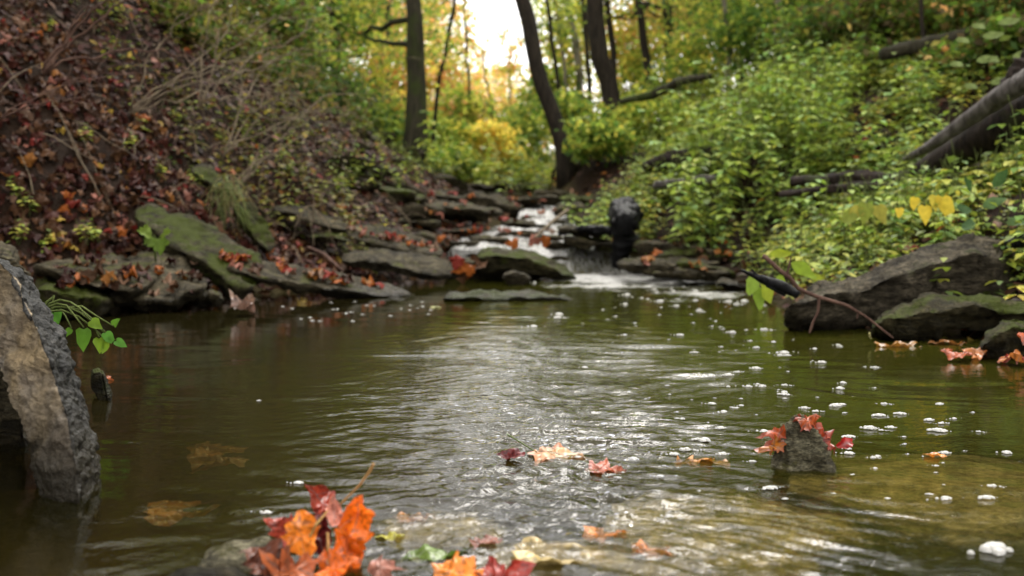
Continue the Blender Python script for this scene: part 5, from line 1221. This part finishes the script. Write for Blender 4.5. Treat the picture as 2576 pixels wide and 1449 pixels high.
log('petiole', 'greenish stalk crossing the front of the orange cluster', [at(780, 1350, 1.0), at(795, 1320, 1.0), at(825, 1285, 1.02)], [.0016, .0014, .001], M_petiole, 2, 6, 0, 'leaf stalk')
log('petiole', 'upright stalk in the middle of the orange cluster', [at(828, 1420, .99), at(826, 1380, .99), at(824, 1340, 1.0)], [.002, .0018, .0014], M_petiole, 3, 6, 0, 'leaf stalk')
# leaves draped over the cone stone
def drape(label, x, y, D, ang, size, col, seed, outline=MAPLE, z=(0, -.5, 1), lean=.3, edge=None, name='maple_leaf', fold=-.3):
    p = at(x, y, D); t = tag(obj(name, None, loc=tuple(p)), label, 'leaf', 'leaves caught on the cone-shaped stone')
    leaf3('blade', t, (0, 0, 0), (math.cos(ang), lean, math.sin(ang)), z, size, outline, col, seed, .4, fold, edge=edge); return t
for k, (dx, dz, ang, sz_, cl_, lb) in enumerate([(-.036, .040, math.pi + .9, .034, (.50, .17, .02), 'orange and yellow leaf hugging left shoulder of the cone-shaped stone'), (-.026, .056, math.pi + .55, .036, (.34, .06, .015), 'dark orange leaf just left of the top of the cone-shaped stone'),
      (-.006, .068, .1, .036, (.42, .08, .015), 'orange leaf over the top of the cone-shaped stone'), (.016, .060, -.6, .036, (.34, .045, .012), 'red-orange leaf right of the top of the cone-shaped stone'), (.032, .042, -.85, .036, (.30, .035, .012), 'limp red leaf down right side of the cone-shaped stone')]):
    p = CS + np.array([dx, -.004, dz + .004]); t = tag(obj('maple_leaf', None, loc=tuple(p)), lb, 'leaf', 'leaves caught on the cone-shaped stone')
    leaf3('blade', t, (0, 0, 0), (math.cos(ang), .25, math.sin(ang)), (dx * 18, -.6, .8), sz_, RAG if k % 2 else MAPLE, cl_, 60 + k, .5, -.5, edge=(.22, .03, .012), sub=2)
drape('dark red curled leaf afloat right of the cone-shaped stone', 2105, 1120, CS[1] + .0, .15, .034, (.35, .015, .012), 4, outline=OVAL, z=(0, -1, .3), fold=.5)
drape('thin pinkish leaf trailing left of the cone-shaped stone', 1975, 1112, CS[1] + .0, math.pi + .25, .045, (.35, .09, .05), 5, outline=OVAL, z=(0, -.5, 1))
# floating and drowned leaves
def float_leaf(label, x, y, zz, ang, size, col, seed, outline=MAPLE, edge=None, fold=.1, curl=.15, tilt=(0, 0, 1)):
    p = atz(x, y, zz); t = tag(obj('floating_leaf', None, loc=tuple(p)), label, 'leaf', 'leaves in the water')
    leaf3('blade', t, (0, 0, 0), (math.cos(ang), math.sin(ang), 0), tilt, size, outline, tuple(q * .7 for q in col), seed, curl, fold, edge=edge, sub=3); return t
float_leaf('pale orange maple leaf awash at centre, yellow stalk upward', 1350, 1140, -.001, -.35, .088, (.75, .42, .20), 1, edge=(.6, .25, .12), curl=.05)
float_leaf('dark red curled leaf tip left of the pale awash leaf', 1325, 1150, .006, math.pi - .1, .045, (.20, .02, .02), 2, OVAL, fold=.6, tilt=(0, -.5, 1))
float_leaf('salmon ragged leaf awash right of the pale leaf', 1480, 1180, -.003, -.3, .062, (.55, .14, .07), 3)
float_leaf('orange brown leaf floating left of the cone-shaped stone', 1690, 1158, .0, -.1, .085, (.7, .28, .03), 4, OAK, edge=(.35, .15, .08), fold=.02)
float_leaf('small orange leaf floating right of the cone-shaped stone', 2320, 1142, .003, -.3, .035, (.8, .28, .03), 5, OVAL)
float_leaf('yellow leaf under the riffle right of the orange cluster', 940, 1350, .001, .2, .035, (.55, .50, .05), 6, OVAL)
float_leaf('orange leaf drowned beside the yellow leaf', 1000, 1310, -.006, .4, .05, (.5, .2, .03), 7)
float_leaf('orange leaf drowned under the riffle at bottom centre right', 1470, 1345, -.003, -.1, .05, (.8, .26, .03), 8)
float_leaf('second orange leaf drowned near bottom centre right', 1590, 1385, -.003, -.2, .05, (.7, .24, .05), 9)
float_leaf('large yellow-tan leaf drowned at bottom centre', 1290, 1395, -.004, -.1, .10, (.6, .45, .18), 10, HEART, curl=.05)
float_leaf('pink brown leaf awash at bottom centre', 1210, 1375, .002, 1.2, .04, (.40, .15, .10), 11)
float_leaf('faint orange leaf drowned near the left boulder foot', 370, 1310, -.02, .3, .08, (.35, .14, .02), 12)
float_leaf('brown-orange leaf drowned in left middle of the pool', 480, 1175, -.03, .4, .10, (.30, .13, .03), 13)
float_leaf('orange leaf floating left of the olive stone tip', 235, 952, .003, 0, .05, (.55, .15, .05), 14, OVAL)
float_leaf('yellow-green oval leaf floating left of the low pool slab', 1080, 772, .003, 0, .055, (.5, .5, .15), 15, OVAL)
float_leaf('pale yellow oval leaf hanging at foot of the brown twig', 2190, 846, .03, 1.3, .05, (.55, .5, .22), 16, OVAL, tilt=(0, -1, .1))
float_leaf('brown orange leaf raft floating before the low mossy rock', 2200, 868, .004, 0, .13, (.40, .18, .03), 17, OAK, fold=.02, curl=.03)
float_leaf('second brown leaf floating before the low mossy rock', 2330, 862, .004, -.1, .11, (.3, .12, .03), 18, OAK, fold=.02, curl=.03)
float_leaf('green water weed leaf trailing at bottom left centre', 1010, 1405, -.002, .2, .07, (.14, .22, .03), 19, OVAL)
float_leaf('brown curled dry leaf at water edge under small wedge slab', 640, 775, .03, 2.6, .13, (.30, .18, .12), 20, OVAL, fold=.7, curl=.6)
float_leaf('tan leaf fragment at water edge beside the curled dry leaf', 590, 772, .04, .9, .09, (.25, .14, .10), 21, MAPLE, fold=.6, curl=.5)
for k in [0, 2, 3, 5, 7, 8, 10, 12]:
    x, y = random.uniform(2440, 2576), random.uniform(870, 900)
    if k > 9: x, y = random.uniform(2540, 2576), random.uniform(800, 870)
    c = random.choice([(.6, .12, .03), (.65, .22, .05), (.35, .05, .03)])
    float_leaf('red and orange wet leaf heaped on small stone at far right shore', x, y, .02 + (.05 if k > 9 else 0), random.uniform(0, 6), .07, c, 30 + k, MAPLE, curl=.4)
for k, (x, y, c) in enumerate([(1160, 672, 'orange'), (1175, 680, 'orange'), (1150, 660, 'red'), (1195, 655, 'brown'), (1205, 668, 'pale tan'), (1165, 690, 'brown'), (1290, 612, 'orange'), (1370, 612, 'orange'), (1345, 605, 'pink'), (1110, 600, 'orange'), (1125, 610, 'brown')]):
    D = 5.85 if y > 640 else 7.1
    put_leaf(c, k % 6, at(x, y, D), (.3 * math.sin(k), -.8, .5), k * 1.3, .10, f"{c} leaf snagged " + ("on the left end of the wedge shaped rock" if y > 640 else "in the white rapids above the wedge rock"), 'leaves snagged in the cascade')
log('petiole', 'yellow leaf stalk standing up from the pale awash leaf', [atz(1350, 1138, .006), atz(1310, 1113, .012), atz(1275, 1092, .02)], [.0012, .0010, .0014], M_stem, 5, 6, 0, 'leaf stalk')

# ------------------------------------------------------------------ foam clumps
def dome(c, r_, n=7, m=4):
    V = [[c[0], c[1], r_ * .62]]
    for i in range(1, m):
        ph = (math.pi / 2) * i / (m - 1)
        for j in range(n):
            a = 2 * math.pi * j / n; V.append([c[0] + r_ * math.sin(ph) * math.cos(a), c[1] + r_ * math.sin(ph) * math.sin(a), r_ * .62 * math.cos(ph) - .0004])
    F = [(0, 1 + j, 1 + (j + 1) % n) for j in range(n)]
    for i in range(m - 2):
        b = 1 + i * n
        for j in range(n):
            k = (j + 1) % n; F += [(b + j, b + n + j, b + n + k), (b + j, b + n + k, b + k)]
    return np.array(V), np.array(F)
foams = []
for v in range(6):
    r = np.random.default_rng(60 + v); a = Acc()
    for k in range(22 + 4 * v):
        ang = r.uniform(0, 6.28); d = abs(r.normal(0, .55)); c = (math.cos(ang) * d * 1.25, math.sin(ang) * d * .6)
        a.add(*dome(c, r.uniform(.07, .30) * (1.15 - .7 * min(1, d))), (1, 1, 1))
    foams.append(a.mesh('foam_clump', M_foam, True))
def foam(x, y, size, label):
    p = atz(x, y, 0); o = obj('foam_clump', foams[random.randrange(6)], loc=(p[0], p[1], .0005)); s = size; o.scale = (s, s, s * 1.5); o.rotation_euler = (0, 0, random.uniform(-.5, .5))
    return tag(o, label, 'foam', 'white foam clumps on the pool')
FB = [(2500, 1385, .030, 'largest oval foam clump in the bottom right corner'), (1970, 888, .022, 'bright foam clump below the twig tip in mid right pool'), (2065, 912, .018, 'foam clump right of the bright one below the twig tip'),
      (1833, 944, .018, 'round foam clump in a trio left of mid right pool'), (1785, 946, .018, 'spiky foam clump in the trio left of mid right pool'), (2112, 978, .016, 'lone oval foam clump right of pool centre'),
      (1972, 970, .014, 'upper foam clump of a close pair'), (1971, 993, .014, 'lower foam clump of a close pair'), (1915, 972, .014, 'small foam clump left of the close pair'), (1818, 1037, .013, 'crown-shaped foam clump left of cone stone'),
      (2025, 1027, .013, 'foam clump just behind the cone-shaped stone'), (2117, 1018, .011, 'small foam clump upper right of the cone-shaped stone'), (2209, 1046, .015, 'foam clump right of cone stone, pointed'), (2242, 1076, .012, 'flat foam clump below the pointed one'),
      (2338, 1057, .013, 'left foam clump of a slanting pair at right'), (2367, 1066, .012, 'right foam clump of a slanting pair at right'), (2364, 1017, .012, 'bubbly foam clump above the slanting pair'), (2378, 1140, .012, 'oval foam clump beside small floating leaf'),
      (2532, 1140, .013, 'oval foam clump at right edge'), (2200, 925, .012, 'foam clump between twig and pool centre'), (2049, 878, .012, 'foam clump under the twig tip'), (1902, 875, .015, 'foam clump left of the bright one'),
      (749, 1216, .011, 'oval foam clump above the orange leaf cluster'), (670, 1290, .010, 'oval foam clump left of the orange leaf cluster'), (1920, 830, .026, 'broad foam clump left of the twig'), (1872, 758, .03, 'foam clump near the right waterline'),
      (1757, 942, .014, 'left foam clump of the trio'), (652, 1008, .006, 'tiny bubble alone on the dark left water'), (1680, 1300, .010, 'small foam blob on the riffles at bottom right'), (1400, 800, .03, 'flat foam streak below the low pool slab'), (1340, 822, .022, 'small flat foam streak under the other one')]
for f in FB: foam(*f)
r = np.random.default_rng(12); pts = [(f[0], f[1]) for f in FB]; k = 0
def fl(x, y):
    if y < 800: return 'just below the falls'
    if x < 1100: return 'on the dark left half of the pool' if y < 1150 else 'near the orange leaf cluster'
    if y < 900: return 'between the falls and the bright centre' if x < 1700 else 'in the upper right pool by the twig'
    if y < 1080: return 'on the sparkling centre water' if x < 1650 else 'on the green water behind the cone-shaped stone'
    return 'on the riffles in front' if x < 1900 else 'around the cone-shaped stone'
tries = 0
while k < 225 and tries < 20000:
    tries += 1; y = 700 + 560 * r.uniform(0, 1) ** 1.7; x = r.normal(np.interp(y, [700, 800, 1000, 1300], [1640, 1720, 1950, 2150]), np.interp(y, [700, 800, 1000, 1300], [90, 200, 290, 330]))
    if x > 2570 or x < 500: continue
    p = atz(x, y, 0); xr = np.interp(p[1], YK, XRK); 
    if p[0] > xr - .05 or (1960 < x and y < 850) or (x > 2150 and y < 900): continue
    if 1100 < x < 1500 and 715 < y < 790: continue
    if (abs(x - 2040) < 90 and 1040 < y < 1230): continue
    sz = r.choice([.004, .006, .009, .013, .018], p=[.26, .26, .24, .16, .08]) * (1 if y > 850 else 1.5)
    foam(x, y, sz, ('tiny' if sz < .007 else 'small' if sz < .012 else 'medium') + ' white foam clump ' + fl(x, y)); k += 1
for k in range(26):
    x, y = random.uniform(640, 1100), random.uniform(745, 800); 
    foam(x, y + 8, random.uniform(.006, .012), 'tiny white bubble along the left shore under the slabs')

# ------------------------------------------------------------------ alike labels: say which one by its place in the row
bpy.context.view_layer.update()
same = {}
for o in sc.objects:
    if o.get('category') and o.parent is None: same.setdefault(o['label'], []).append(o)
NTH = ['leftmost', 'second from left', 'third from left', 'fourth from left', 'fifth from left', 'sixth from left', 'seventh from left', 'eighth from left']
for lb, os_ in same.items():
    if not 1 < len(os_) <= 8 or len(lb.split()) > 13: continue
    xs = [proj(np.array([list(o.matrix_world.translation)]))[0][0] for o in os_]
    if any(not o.get('group') for o in os_): pass
    for rank, i in enumerate(np.argsort(xs)):
        nm = ['left one', 'right one'] if len(os_) == 2 else ['left one', 'middle one', 'right one'] if len(os_) == 3 else NTH
        os_[i]['label'] = lb + ', ' + nm[rank]
